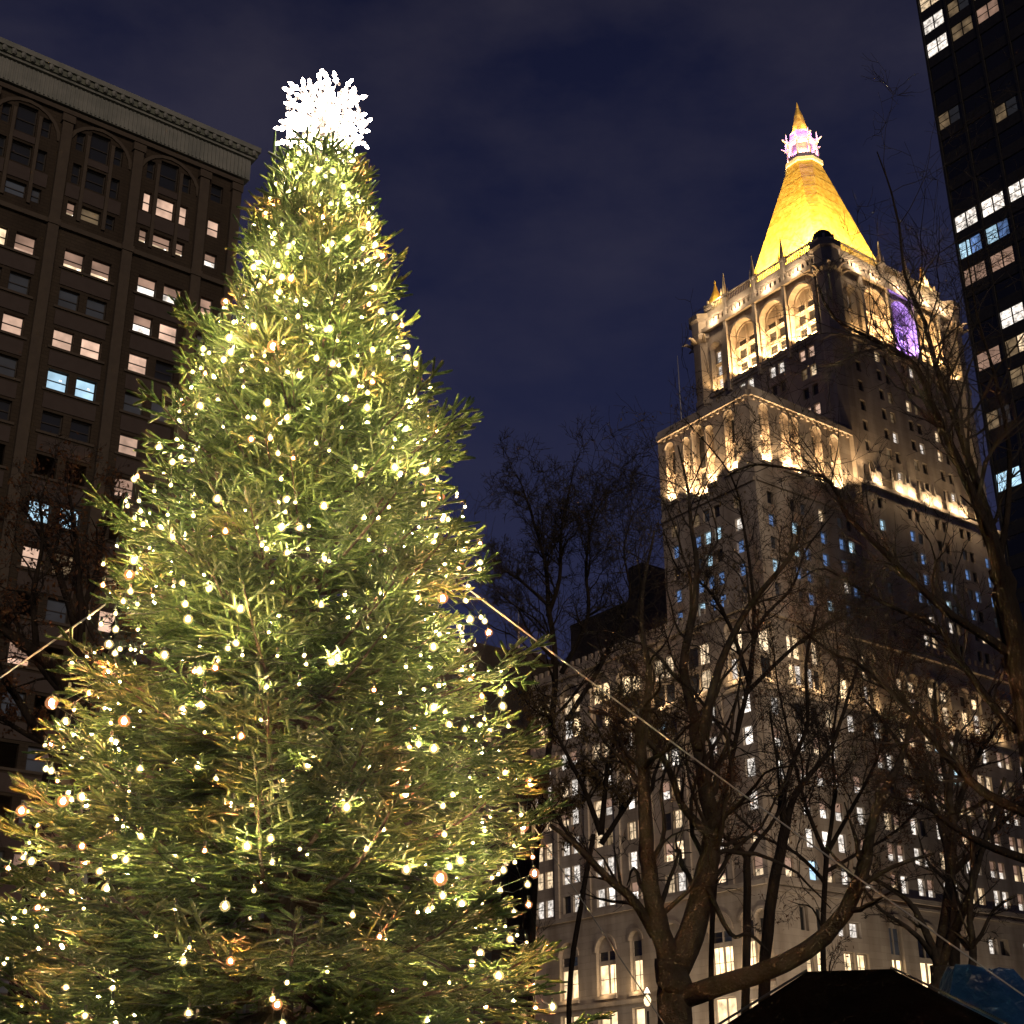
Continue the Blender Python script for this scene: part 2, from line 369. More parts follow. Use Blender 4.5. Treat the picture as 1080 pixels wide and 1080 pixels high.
    for i, (x, y) in enumerate(((2.0, 2.0), (28.8, 2.0), (2.0, 27.2), (30., 29.))):
        mb = MB(); mb.ngon(x, y, [(2.0, 137.5), (2.0, 140.4), (2.5, 140.7), (2.5, 141.2), (1.9, 141.4)], 8)
        for k in range(8):
            t = math.pi / 4 * k
            mb.box(x + math.cos(t) * 2.2 - .15, x + math.cos(t) * 2.2 + .15, y + math.sin(t) * 2.2 - .15, y + math.sin(t) * 2.2 + .15, 141.2, 142.0)
            if i == 0 or k % 2: mb.tube([(x + math.cos(t) * 2.0, y + math.sin(t) * 2.0, 139.2), (x + math.cos(t) * 2.35, y + math.sin(t) * 2.35, 139.6)], [.5, .3], 6)
        mb.build('turret', lime, root)
        mb = MB()
        if i: mb.ngon(x, y, [(1.95, 141.4), (1.5, 142.6), (.85, 144.0), (.4, 145.3), (.06, 146.8)], 8); mb.ngon(x, y, [(.05, 146.4), (.22, 146.7), (.22, 146.9), (.05, 147.3)], 6)
        else: mb.ngon(x, y, [(1.9, 141.4), (1.9, 142.2), (1.6, 143.0), (1.0, 143.6), (.3, 143.8)], 10)
        mb.build('turret_cone', MT['gold'] if i else MT['roof'], root)
        if i in (1, 2):
            lamp('turret_lamp', root, (x - 2.6, y - 2.8, 141.9), (1, .68, .28), 900, .2)
    # ---- pinnacles on the piers
    for face, ss in ((W0, (9.5, 16.3, 23.3)), (S0, (14.6, 21.4, 26.5))):
        for s_ in ss:
            x, y, _ = P(face, s_, 0, -.1); mb = MB()
            mb.ngon(x, y, [(.55, 135.9), (.55, 140.8), (.75, 141.0), (.75, 141.4), (.45, 141.6), (.3, 143.4), (.06, 146.0), (.0, 146.1)], 8)
            for k in range(4):
                t = math.pi / 2 * k + .78
                mb.ngon(x + .55 * math.cos(t), y + .55 * math.sin(t), [(.14, 141.), (.14, 142.), (.02, 143.)], 4)
            mb.build('pinnacle', trim, root)
    # ---- balustrade
    mb = MB()
    for face, a, b in ((W0, 3.4, 28.), (S0, 3.4, 30.5), (('x', 33.9), 3.4, 28.), (('y', 30.9), 3.4, 30.5)):
        f2 = (face[0], face[1] + .15) if face[1] < 20 else face
        fbox(mb, f2, a, b, 138.6, 139.9, 0, .28); fbox(mb, f2, a, b, 141.25, 141.5, -.03, .3)
        k = a + .2
        while k < b - .2:
            fbox(mb, f2, k, k + .13, 139.9, 141.25, .03, .2); k += .4
    mb.build('balustrade', trim, root)
    # ---- arched bay windows: tracery wall set back in each bay
    for face, arcs in ((W0, arches_w), (S0, arches_s)):
        for bi, (a, b, lo, hi, _) in enumerate(arcs):
            viol = face is S0 and bi == 1
            tw = MB(); f2 = (face[0], face[1] + 1.2)
            w = b - a; lights = 2
            hs = []
            m_ = .7 if w > 3 else .3
            cw = (w - 2 * m_ - .4) / 2 if w > 3 else w - 2 * m_
            cols = [(a + m_, a + m_ + cw), (b - m_ - cw, b - m_)] if w > 3 else [(a + m_, b - m_)]
            for c0, c1 in cols:
                for z0, z1 in ((lo + 1.4, lo + 3.2), (lo + 3.9, lo + 5.8), (lo + 6.5, hi - w / 2 - .2 if w > 3 else hi - 1.3)):
                    hs.append((c0, c1, z0, z1))
            wall(tw, f2, a - .15, b + .15, lo - .1, hi + .1, hs, .35)
            cc = (a + b) / 2
            fbox(tw, f2, cc - .12, cc + .12, lo + .3, hi - .6, .004, .3) if w > 3 else None
            for z in (lo + 1.0, lo + 3.45, lo + 6.1): fbox(tw, f2, a + .1, b - .1, z, z + .22, .006, .26)
            if w > 3: archring(tw, f2, a + .55, b - .55, hi - .35, .008, .25, .2)
            o = tw.build('arched_bay', lime, root)
            for hh in hs:
                st = 'dark' if w > 3 or R.random() < .4 else 'white'
                if w > 3 and face is W0 and bi == 0 and hh[2] > lo + 6: st = 'slate'
                win.append((f2, *hh, 'violet' if viol and R.random() < .4 else st, .33))
            col = VIOLET if viol else (1, .62, .27)
            n = 2 if w > 3 else 1
            for k in range(n):
                sp = a + w * (k + .5) / n
                p = P(face, sp, lo + .45, .25); q = P(face, sp, lo + 9, -1.)
                lamp('floodlamp', root, p, col, (11000 if not viol else 12000) / n if w > 3 else 1300, .25, 'SPOT', q, 140)
                if w > 3: lamp('floodlamp', root, P(face, sp, lo + 5.4, -.1), (1, .60, .27) if not viol else col, 420, .25)  # added lamp without a fixture, evens the glow up the bay
                fx = MB(); fbox(fx, face, sp - .28, sp + .28, lo - .02, lo + .22, .06, .44); 
                q0, q1 = P(face, sp - .22, lo + .226, .1), P(face, sp + .22, lo + .226, .4)
                fx.face([(q0[0], q0[1], lo + .226), (q1[0], q0[1], lo + .226), (q1[0], q1[1], lo + .226), (q0[0], q1[1], lo + .226)], 1)
                fx.build('floodlight', [MT['iron'], MT['lens']], root)
    # frieze / balustrade wash
    for face, ss in ((W0, (6.2, 13., 20., 25.8)), (S0, (6.5, 11.3, 18., 24.8, 29.5))):
        for s_ in ss:
            lamp('cornice_lamp', root, P(face, s_, 137.2, 1.3), (1, .72, .45), 700, .3)
    # ---- gilded roof: square foot turning into an octagonal top
    cx, cy = 16.5, 15.7
    def ring(h, c, z):
        k = max(c, .01); pts = []
        for sx, sy in ((1, 1), (-1, 1), (-1, -1), (1, -1)):
            q = [(sx * h, sy * (h - k)), (sx * (h - k), sy * h)]
            if sx * sy < 0: q.reverse()
            pts += q
        return [(cx + p[0], cy + p[1], z) for p in pts]
    mb = MB()
    lv = []
    for k in range(13):
        t = k / 12; z = 139.7 + t * 32.3
        h = 10.7 * (1 - t) + 3.0 * t
        lv.append(ring(h, .9 * (1 - t) + 1.85 * t, z))
        if 0 < k < 12: lv.append(ring(h - .035, .9 * (1 - t) + 1.85 * t, z + .06))
    mb.grid(lv); mb.build('pyramid_roof', MT['gold'], root)
    # ---- lantern
    mb = MB()
    mb.ngon(cx, cy, [(3.75, 171.6), (3.75, 172.3), (3.2, 172.5), (3.1, 173.6)], 8)
    mb.ngon(cx, cy, [(2.1, 173.6), (1.9, 177.4)], 8)
    for k in range(8):
        t = math.pi / 4 * k + math.pi / 8
        ux, uy = math.cos(t), math.sin(t)
        mb.tube([(cx + ux * 3.0, cy + uy * 3.0, 173.5), (cx + ux * 2.75, cy + uy * 2.75, 176.9)], [.24, .2], 6)
        mb.ngon(cx + ux * 3.1, cy + uy * 3.1, [(.3, 176.9), (.34, 177.4), (.2, 177.8), (.05, 179.4)], 6)
        mb.tube([(cx + ux * 3.0, cy + uy * 3.0, 177.2), (cx + ux * 4.0, cy + uy * 4.0, 177.9)], [.22, .1], 5)
    mb.ngon(cx, cy, [(3.1, 176.7), (3.1, 177.3), (2.3, 177.5), (2.0, 179.0), (2.2, 179.2), (2.2, 179.7), (1.5, 180.0)], 8)
    mb.build('lantern', trim, root)
    mb = MB(); mb.ngon(cx, cy, [(1.75, 180.0), (1.5, 180.9), (.85, 184.2), (.28, 186.2), (.26, 186.5), (.05, 187.6)], 8)
    mb.build('spire', MT['gold'], root)
    for k in range(8):
        t = math.pi / 4 * k
        lamp('lantern_lamp', root, (cx + 2.6 * math.cos(t), cy + 2.6 * math.sin(t), 174.3), (.62, .26, 1.) if k % 2 == 0 else (1, .50, .42), 520, .15)
        lamp('lantern_lamp', root, (cx + 3.5 * math.cos(t), cy + 3.5 * math.sin(t), 178.3), (.66, .28, 1.), 420, .15)
    for k in range(3): lamp('spire_lamp', root, (cx + 2.6 * math.cos(k * 1.4 + 3.), cy + 2.6 * math.sin(k * 1.4 + 3.), 180.4), (1, .68, .28), 380, .15)
    # roof floodlights behind the balustrade
    for x, y in ((2.4, 9.), (2.4, 21), (9.5, 2.4), (22, 2.4), (4.1, 4.1)):
        tx, ty = (cx - 7.5, y) if x < 3 else (x, cy - 7.5)
        zl = 140.6
        if x == y: tx, ty, zl = cx - 6, cy - 6, 143.2
        lamp('roof_floodlamp', root, (x, y, zl), (1, .70, .26), 125000 if x != y else 160000, .4, 'SPOT', (tx * .5 + cx * .5, ty * .5 + cy * .5, 164), 115)
        if x == y: continue
        fx = MB(); fx.box(x - .35, x + .35, y - .35, y + .35, 139.7, 140.25); fx.face([(x - .3, y - .3, 140.256), (x + .3, y - .3, 140.256), (x + .3, y + .3, 140.256), (x - .3, y + .3, 140.256)], 1)
        fx.build('floodlight', [MT['iron'], MT['lens']], root)
    # ---- west wing
    Ww, Ws = ('x', -22.5), ('y', -.5)
    hw, hs = [], []
    wing_rows = [86.6, 83.1, 79.6, 76.1, 72.6]
    blu = lambda: R.choices(['blue', 'cool', 'dark', 'white', 'slate'], [5, 2.4, 2, 1.4, 2])[0]
    for z in wing_rows:
        for a in (2.7, 6.9, 9.0, 11.1, 15.8):
            st = blu()
            if z > 86: st = R.choice(['dark', 'dark', 'slate', 'dim'])
            if (a, z) in ((6.9, 83.1),): st = 'cool'
            H(hw, Ww, a, a + 1.3, z, z + 1.9, st)
        for a in (-20.3, -15.5, -13.3, -9.4, -5.3, -3.2):
            st = blu()
            if z > 86: st = R.choice(['dark', 'slate', 'warm'])
            H(hs, Ws, a, a + 1.25, z, z + 1.9, st)
    aw = [(2.7, 4.7, 92.6, 102.6, 1.), (7.0, 8.6, 92.2, 101.8, 1.), (9.0, 11.6, 91.0, 102.8, 1.), (12.0, 13.5, 92.2, 101.8, 1.), (15.4, 17.4, 92.4, 102.4, 1.)]
    as_ = [(-20.6, -18.6, 93.2, 102.8, 1.), (-16.2, -14.3, 93.2, 102.6, 1.), (-14.0, -12.1, 93.2, 102.6, 1.), (-9.2, -7.0, 93.2, 102.6, 1.), (-5.2, -3.0, 93.2, 102.4, 1.)]
    mb = MB()
    wall(mb, Ww, -.5, 19, 60, 105.2, hw + aw, .5); wall(mb, Ws, -22.5, .2, 60, 105.2, hs + as_, .5)
    mb.face([(-22.5, 19, 60), (1, 19, 60), (1, 19, 105.2), (-22.5, 19, 105.2)])
    mb.face([(-22.5, -.5, 104.7), (1, -.5, 104.7), (1, 19, 104.7), (-22.5, 19, 104.7)])
    for face, arcs in ((Ww, aw), (Ws, as_)):
        for a, b, lo, hi, _ in arcs:
            spandrel(mb, face, a, b, hi, 0, 1.); archring(mb, face, a, b, hi, .003, .3, .18)
            fbox(mb, face, a - .2, b + .2, lo - .5, lo - .02, .003, .4)
    for face, a, b in ((Ww, -.4, 18.9), (Ws, -22.4, .1)):
        fbox(mb, face, a, b, 103.4, 104.3, .005, .5); fbox(mb, face, a, b, 89.6, 90.2, .005, .35)
        k = a + .6
        while k < b - .9: fbox(mb, face, k, k + .5, 102.9, 103.38, .006, .3); k += 1.3
    mb.build('west_wing', lime, root)
    for face, arcs in ((Ww, aw), (Ws, as_)):
        for bi, (a, b, lo, hi, _) in enumerate(arcs):
            tw = MB(); f2 = (face[0], face[1] + 1.); w = b - a; m_ = .36
            hsx = [(a + m_, b - m_, lo + 2.0, lo + 4.4), (a + m_, b - m_, lo + 5., hi - w / 2)]
            wall(tw, f2, a - .1, b + .1, lo - .1, hi + .1, hsx, .3)
            for z in (lo + .9, lo + 4.6): fbox(tw, f2, a + .05, b - .05, z, z + .2, .005, .2)
            tw.build('arched_bay', lime, root)
            for hh in hsx: win.append((f2, *hh, 'dark', .28))
            sp = (a + b) / 2
            lamp('floodlamp', root, P(face, sp, lo + .35, .2), (1, .66, .34), 4200, .2, 'SPOT', P(face, sp, lo + 7, -.9), 140)
            lamp('floodlamp', root, P(face, sp, lo + 5., -.1), (1, .62, .30), 260, .2)
            fx = MB(); fbox(fx, face, sp - .25, sp + .25, lo - .015, lo + .14, .05, .35); fx.build('floodlight', [MT['lens']], root)
    # roof mast on the wing
    mb = MB(); mb.tube([(-19.5, 16.5, 104.6), (-19.5, 16.5, 112), (-19.5, 16.5, 119)], [.12, .09, .04], 6); mb.box(-20.1, -18.9, 15.9, 17.1, 104.6, 105.4)
    mb.build('roof_mast', MT['steel'], root)
    # ---- south skirt with the lit ledge
    Sk = ('y', -1.3); hk = []
    for z in (92.0, 88.3, 84.9, 81.5, 78.1, 74.6, 71.2):
        for cxx in (4.4, 12.6, 19.3, 25.6, 31.6):
            for dx in ((-.6,) if cxx < 5 else (-1.55, .35)):
                st = R.choices(['blue', 'dark', 'slate', 'cool'], [4, 4, 3, .5])[0] if z > 76 else R.choices(['warm', 'dark', 'white', 'dim'], [3, 3, 1, 2])[0]
                if z > 90: st = R.choices(['dark', 'warm'], [4, 1])[0]
                H(hk, Sk, cxx + dx, cxx + dx + 1.2, z, z + 1.8, st)
    mb = MB(); wall(mb, Sk, .3, 36.2, 60, 96.2, hk, .5)
    mb.face([(36.2, -1.3, 60), (36.2, 8, 60), (36.2, 8, 96.2), (36.2, -1.3, 96.2)]); mb.face([(.3, -1.3, 60), (.3, 2, 60), (.3, 2, 96.2), (.3, -1.3, 96.2)])
    mb.face([(.3, -1.3, 96.2), (36.2, -1.3, 96.2), (36.2, 8, 96.2), (.3, 8, 96.2)])
    fbox(mb, Sk, .3, 36.2, 95.3, 95.9, .004, .4)
    mb.build('south_setback', lime, root)
    for a, b in ((3.2, 5.8), (8.6, 14.1), (15.4, 20.6), (22.2, 27.3), (29.6, 34.)):
        mb = MB(); n = max(2, int((b - a) / 1.1)); st = (b - a) / n
        f3 = ('y', .2)
        for k in range(n):      # cresting panels on the ledge, lit from below
            fbox(mb, Sk, a + k * st + .08, a + (k + 1) * st - .08, 96.22, 98.0 + .5 * (k % 2), -.35, -.1)
            mb.ngon(a + k * st, -1.05, [(.14, 96.25), (.14, 98.6), (.02, 100.)], 4)
        mb.build('ledge_cresting', trim, root)
        for k in range(2 if b - a > 3 else 1):
            sp = a + (b - a) * (k + .5) / (2 if b - a > 3 else 1)
            lamp('ledge_lamp', root, (sp, -2.0, 96.6), (1, .7, .4), 480, .2)
    # bright uplight on the near corner
    lamp('corner_floodlamp', root, (-2.2, -2.8, 93.8), (1, .66, .36), 1500, .3, 'SPOT', (.6, -.4, 108), 110)
    lamp('corner_floodlamp', root, (1.6, -3.2, 97.), (1, .66, .36), 900, .3, 'SPOT', (1., -.4, 112), 110)
    # ---- base block
    Bw, Bs = ('x', -29.), ('y', -3.); bw, bs = [], []
    brow = [54.0, 49.8, 45.6, 41.4, 37.3, 33.2]
    wst = lambda p=.6: R.choices(['white', 'half', 'warm', 'dark', 'dim', 'blind', 'cool'], [4 * p, 2 * p, 2.2 * p, 5 * (1 - p), 2 * (1 - p), p, .4 * p])[0]
    for z in brow:
        for a in (-2.2, 4.3, 6.4, 11.6, 13.7, 18.6, 20.8, 25.6, 27.8, 33, 35.2, 39.2, 41.4):
            st = wst(.74)
            if a == -2.2: st = 'white' if z > 40 else 'blind'
            H(bw, Bw, a, a + 1.7, z, z + 2.4, st)
        for a in (-25.8, -21.4, -18.3, -15.3, -10.9):
            st = wst(.74)
            if a in (-21.4, -18.3, -15.3) and z in (45.6, 41.4, 37.3): st = 'half' if z > 40 else 'white'
            if a == -25.8 and z < 40: st = 'blind'
            H(bs, Bs, a, a + 1.6, z, z + 2.4, st)
        x = -5.4
        while x < 73:
            H(bs, Bs, x, x + 1.4, z, z + 2.3, wst(.74)); H(bs, Bs, x + 2., x + 3.4, z, z + 2.3, wst(.74)); x += 5.6
    arw = [(-1.6, 1.4, 58.6, 67.2), (4.6, 9.6, 58.4, 67.4), (11.6, 16.4, 58.4, 67.4), (18.6, 23.4, 58.2, 66.8), (25.2, 29.6, 58.2, 66.8), (32, 36.5, 58.2, 66.8), (39, 43.2, 58.2, 66.8)]
    ars = [(-27.2, -24.4, 58.6, 67.2), (-21.8, -18.6, 58.6, 67.), (-18.1, -14.9, 58.6, 67.), (-11.8, -9.2, 58.4, 66.4), (-6.6, -3.6, 58.2, 66.8)]
    x = .6
    while x < 70: ars += [(x, x + 2.3, 58.2, 65.), (x + 2.8, x + 5.1, 58.2, 65.)]; x += 7.4
    g_w = [(-2.4, -.3, 21.6, 29.2), (.1, 2.2, 21.6, 29.2), (3.9, 8.0, 21.4, 29.4), (12.6, 17., 21.4, 29.4), (20.6, 23., 21.4, 29.2), (26, 30., 21.4, 29.2), (34, 38, 21.4, 29.2), 
           (-2.4, 2.2, 9., 18.8), (3.9, 8., 9., 19.4), (12.6, 17., 9., 19.4), (20.6, 23., 9., 19.4), (26, 30., 9., 19.4), (34, 38, 9., 19.4)]
    g_s = [(-23.9, -22.4, 26.8, 29.9), (-20.9, -19.4, 26.8, 29.9), (-23.4, -21.7, 21.2, 24.9), (-21.4, -19.7, 21.2, 24.9), (-17., -15.2, 26.6, 28.6), (-14.8, -12.6, 26.6, 28.6), (-16.4, -14.2, 21.4, 24.8),
           (-13.9, -11.6, 21.4, 24.8), (-7.1, -4.4, 18., 29.9), (-1.4, 2.6, 18., 29.4)]
    x = 6.
    while x < 72: g_s += [(x, x + 2., 26.6, 28.8), (x + 2.6, x + 4.6, 26.6, 28.8), (x, x + 4.6, 17.5, 24.6)]; x += 8.2
    mb = MB()
    wall(mb, Bw, -3., 44, 0, 69.4, bw + arw + g_w, .5); wall(mb, Bs, -29., 75, 0, 69.4, bs + ars + g_s, .5)
    mb.face([(75, -3, 0), (75, 44, 0), (75, 44, 69.4), (75, -3, 69.4)]); mb.face([(-29, 44, 0), (75, 44, 0), (75, 44, 69.4), (-29, 44, 69.4)])
    mb.face([(-29, -3, 68.9), (75, -3, 68.9), (75, 44, 68.9), (-29, 44, 68.9)])
    for face, arcs in ((Bw, arw + [g for g in g_w if g[3] > 20]), (Bs, ars + [g_s[8], g_s[9]])):
        for a, b, lo, hi in arcs:
            spandrel(mb, face, a, b, hi, 0, .5); archring(mb, face, a, b, hi, .003, .35, .2)
            fbox(mb, face, a - .2, b + .2, lo - .5, lo - .02, .003, .3)
    for face, a, b in ((Bw, -2.9, 43.9), (Bs, -28.9, 75)):
        for z, hgt, pr in ((32.0, .6, .5), (20.0, .5, .35) if face is Bw else (31.2, .3, .3), (57.2, .5, .35), (67.9, .8, .6)):
            fbox(mb, face, a, b, z, z + hgt, .006, pr)
        k = a + .4
        while k < b - 1: fbox(mb, face, k, k + .7, 69.4, 70.3, -.4, -.02); k += 1.5
    # pilaster strips
    for s_ in (3.2, 10.6, 17.6, 24.4, 31., 38): fbox(mb, Bw, s_ - .45, s_ + .45, 32.65, 57.1, .004, .3)
    for s_ in (-27.6, -23.2, -12.6, -7.6): fbox(mb, Bs, s_ - .4, s_ + .4, 32.65, 57.1, .004, .3)
    mb.build('base_block', lime, root)
    for face, arcs in ((Bw, arw), (Bs, ars)):
        for a, b, lo, hi in arcs:
            tw = MB(); f2 = (face[0], face[1] + .5); w = b - a
            n = 2 if w > 2.9 else 1; m_ = .28; cw = (w - m_ * (n + 1)) / n
            hsx = []
            for k in range(n):
                c0 = a + m_ + k * (cw + m_)
                hsx += [(c0, c0 + cw, lo + .5, lo + 3.3), (c0, c0 + cw, lo + 4.2, hi - w / 2 + (.6 if n == 2 else .1))]
            wall(tw, f2, a - .1, b + .1, lo - .1, hi + .1, hsx, .25)
            tw.build('arched_bay', lime, root)
            for hh in hsx: win.append((f2, *hh, R.choice(['white', 'warm', 'amber', 'dark']) if hh[2] < lo + 1 else R.choice(['warm', 'dark', 'amber', 'warm']), .22))
            sp = (a + b) / 2
            if sp < 24: lamp('floodlamp', root, P(face, sp, lo + .4, .7), (1, .68, .36), 240 if w > 2.9 else 150, .2)
    for face, gs in ((Bw, g_w), (Bs, g_s)):
        for a, b, lo, hi in gs:
            tw = MB(); f2 = (face[0], face[1] + .5); w = b - a; arch = (face is Bw and hi > 20) or hi > 29.95 - .6 and lo < 20
            if arch:
                zl = [(lo + .3, lo + 4.0 if face is Bw else lo + 6.5), (lo + 4.6 if face is Bw else lo + 7.2, hi - w / 2)]
            else: zl = [(lo + .15, hi - .15)]
            n = 2 if w > 2.4 else 1; m_ = .2; cw = (w - m_ * (n + 1)) / n; hsx = []
            for k in range(n):
                c0 = a + m_ + k * (cw + m_)
                for z0, z1 in zl: hsx.append((c0, c0 + cw, z0, max(z1, z0 + .6)))
            wall(tw, f2, a - .1, b + .1, lo - .1, hi + .1, hsx, .2)
            tw.build('arched_bay' if arch else 'window_surround', MT['trim'], root)
            for hh in hsx:
                st = 'amber' if hh[2] < 22.5 else ('dark' if arch or R.random() < .4 else 'white')
                if face is Bs and lo > 26.7 and a < -19: st = 'dark'
                if arch and hh[2] > 24 and R.random() < .4: st = 'slate'
                win.append((f2, *hh, st, .18))
            if arch or lo < 10:
                sp = (a + b) / 2; lamp('facade_lamp', root, P(face, sp, lo + .5, .75), (1, .68, .36), 170, .2)
    # ---- windows: the largest lit ones as parts, the rest as one mass
    world = Matrix.Translation((52.336, 200.275, 0)) @ Matrix.Rotation(ROT, 4, 'Z')
    scored = []
    for w_ in win:
        face, s0, s1, z0, z1, st, ins = w_
        p = world @ Vector(P(face, (s0 + s1) / 2, (z0 + z1) / 2))
        d = p - Vector((0, 0, EYE)); dep = d.dot(fw); px = 540 + FPX * d.dot(rr) / dep; py = 540 - FPX * d.dot(uu) / dep
        seen = 640 < px < 1078 and 0 < py < 1078
        nrm = (world.to_3x3() @ Vector((-1, 0, 0) if face[0] == 'x' else (0, -1, 0)))
        area = (s1 - s0) * (z1 - z0) * abs(nrm.dot(d)) / d.length ** 3
        scored.append((area if seen and st != 'dark' else area * 1e-3, w_))
    scored.sort(key=lambda t: -t[0])
    for a_, (face, s0, s1, z0, z1, st, ins) in scored[:98]:
        o = link('window', window_mesh(face, s1 - s0, z1 - z0, st), root, P(face, (s0 + s1) / 2, z0, -ins))
    names = ['bronze', 'dkglass', 'l_warm', 'l_white', 'l_cool', 'l_blue', 'l_dim', 'l_peach', 'l_amber', 'l_violet', 'l_slate', 'l_dimpeach']
    mb = MB()
    for a_, (face, s0, s1, z0, z1, st, ins) in scored[98:]:
        lit = {'warm': 2, 'blind': 2, 'white': 3, 'half': 3, 'cool': 4, 'blue': 5, 'dim': 6, 'peach': 7, 'bandlow': 2, 'dark': 1, 'amber': 8, 'violet': 9, 'slate': 10}[st]
        zz = z0 + (z1 - z0) * (.5 if st not in ('blind', 'half') else .42)
        mb.face([P(face, s0, z0, -ins), P(face, s1, z0, -ins), P(face, s1, zz, -ins), P(face, s0, zz, -ins)], lit)
        mb.face([P(face, s0, zz, -ins), P(face, s1, zz, -ins), P(face, s1, z1, -ins), P(face, s0, z1, -ins)], 11 if st in ('blind', 'half') else lit)
        m_ = (z0 + z1) / 2; fbox(mb, face, s0, s1, m_ - .04, m_ + .04, -ins + .01, -ins + .07)
    o = mb.build('window_panes', [MT[n] for n in names], root); tag(o, kind='stuff')
    return root
tower_building()

# ------------------------------------------------------------------ brown apartment house on the left
def brown_building():
    S = 1.35
    root = empty('apartment_house', (-16.806 * S, 74.423 * S, EYE - EYE * S), ROT); root.scale = (S, S, S)
    tag(root, 'tall brown brick building with pale fluted cornice and some lit sash windows', 'building')
    F = ('y', 0.)
    wins = []; holes = []
    def add(a, b, lo, hi, st): holes.append((a, b, lo, hi)); wins.append((a, b, lo, hi, st))
    bays = {'A': -2.9, 'B': -7.3, 'C': -11.7, 'D': -16.1, 'E': -20.5}
    for nm, r in bays.items():
        three = [(r - 3.35, r - 2.85), (r - 2.5, r - 1.35), (r - 1.02, r - .5)]
        for (lo, hi), row in (((53.05, 54.45), 54), ((50.85, 51.8), 51)):
            for k, (a, b) in enumerate(three):
                st = 'dark'
                if nm == 'A': st = 'peach' if row == 54 else 'bandlow'
                if nm == 'B' and row == 51: st = 'bandlow' if k == 0 else ('dim' if k == 1 else 'dark')
                if nm == 'C' and row == 51: st = 'slate'
                if nm == 'B' and row == 54: st = 'dark'
                add(a, b, lo, hi, st)
        for k, (a, b) in enumerate(three): add(a, b, 55.4 if k != 1 else 55.15, 56.7 if k != 1 else 57.05, 'dark')
        two = [(r - 3.1, r - 1.95), (r - 1.5, r - .35)]
        z = 47.4; i = 0
        tbl = {'A': ['half half', 'half peach', 'peach dark', 'slate slate', 'peach dark', 'blind dark', 'dark dark', 'dim dark'],
               'B': ['bandlow bandlow', 'slate slate', 'peach peach', 'cool cool', 'dark dark', 'dark dark', 'cool cool', 'peach dim'],
               'C': ['white blind', 'slate slate', 'dark peach', 'dark slate', 'dark dark', 'dark dark', 'dark dark', 'warm dark']}
        while z > 4:
            t = tbl.get(nm, [])
            sts = t[i].split() if i < len(t) else [rng.choice(['dark', 'dark', 'peach', 'blind', 'slate']) for _ in range(2)]
            for (a, b), st in zip(two, sts): add(a, b, z, z + 1.22, st)
            z -= 2.585; i += 1
    z = 55.6; i = 0
    for st in ['dark', 'peach', 'half', 'blind', 'slate', 'dim', 'dark', 'slate', 'dark', 'dark', 'peach', 'dark', 'dark', 'dark', 'dark', 'dark', 'dark', 'dark', 'dark']:
        lo = [55.6, 53.05, 50.85][i] if i < 3 else 47.4 - 2.585 * (i - 3)
        add(-2.05, -1.25, lo, lo + (1.25 if i != 2 else .98), st); i += 1
        if lo < 6: break
    mb = MB()
    wall(mb, F, -25, 0, 1, 58.2, holes, .28)
    for f_ in ([(0, 0, 1), (0, 26, 1), (0, 26, 58.2), (0, 0, 58.2)], [(-25, 0, 1), (-25, 26, 1), (-25, 26, 58.2), (-25, 0, 58.2)], [(-25, 26, 1), (0, 26, 1), (0, 26, 58.2), (-25, 26, 58.2)], [(-25, 0, 58.2), (0, 0, 58.2), (0, 26, 58.2), (-25, 26, 58.2)]): mb.face(f_)
    for z in (49.75, 57.5): fbox(mb, F, -25, -.02, z, z + .3, .008, .22, 1)
    for r in bays.values():
        archring(mb, F, r - 3.75, r - .1, 57.25, .004, .22, .08, 1)
        for s_ in (r - 2.67, r - 1.18): fbox(mb, F, s_ - .1, s_ + .1, 50.6, 56.6, .005, .12, 1)
        z = 47.4
        for k in range(17):
            fbox(mb, F, r - 3.35, r - .12, z - .16, z - .02, .006, .1, 1); fbox(mb, F, r - 3.2, r - .25, z - 1.2, z - .3, .004, .06, 2); z -= 2.585
        fbox(mb, F, r - 3.6, r - 2.8, 52., 52.9, .004, .06, 2); fbox(mb, F, r - 2.55, r - 1.3, 52., 52.9, .004, .06, 2); fbox(mb, F, r - 1.06, r - .3, 52., 52.9, .004, .06, 2)
        fbox(mb, F, r - 2.55, r - 1.3, 54.6, 55.05, .004, .06, 2)
    mb.build('facade', [MT['brown'], MT['browntrim'], MT['panel']], root)
    for x in (-.45, -2.62, -6.95, -11.35, -15.75, -20.1):
        mb = MB(); w = .45 if x < -1 else .42
        fbox(mb, F, x - w / 2 - .08, x + w / 2 + .08, 1, 56.8, .004, .3); fbox(mb, F, x - w / 2 - .16, x + w / 2 + .16, 56.8, 57.3, .005, .38)
        fbox(mb, F, x - w / 2 - .14, x + w / 2 + .14, 49.7, 50.1, .306, .36)
        mb.build('pilaster', MT['browntrim'], root)
    # cornice
    mb = MB()
    mb.box(-25.2, .30, -.30, 26, 57.95, 59.45, 0)
    x = -25.
    while x < .2:
        fbox(mb, ('y', -.30), x, x + .09, 58.0, 59.4, .003, .07); x += .26
    y = -.2
    while y < 25: mb.box(.303, .37, y, y + .09, 58., 59.4); y += .26
    mb.box(-25.3, .5, -.5, 26, 59.46, 59.62, 0)
    mb.box(-25.4, .75, -.75, 26, 60.0, 60.35, 0); mb.box(-25.3, .62, -.62, 26, 59.62, 60.0, 1)
    x = -25.
    while x < .5:
        mb.ngon(x, -.66, [(.10, 59.63), (.17, 59.75), (.14, 59.95)], 6, 0); x += .55
    mb.build('cornice', [MT['cornice'], MT['cornicedark']], root)
    cache = {}
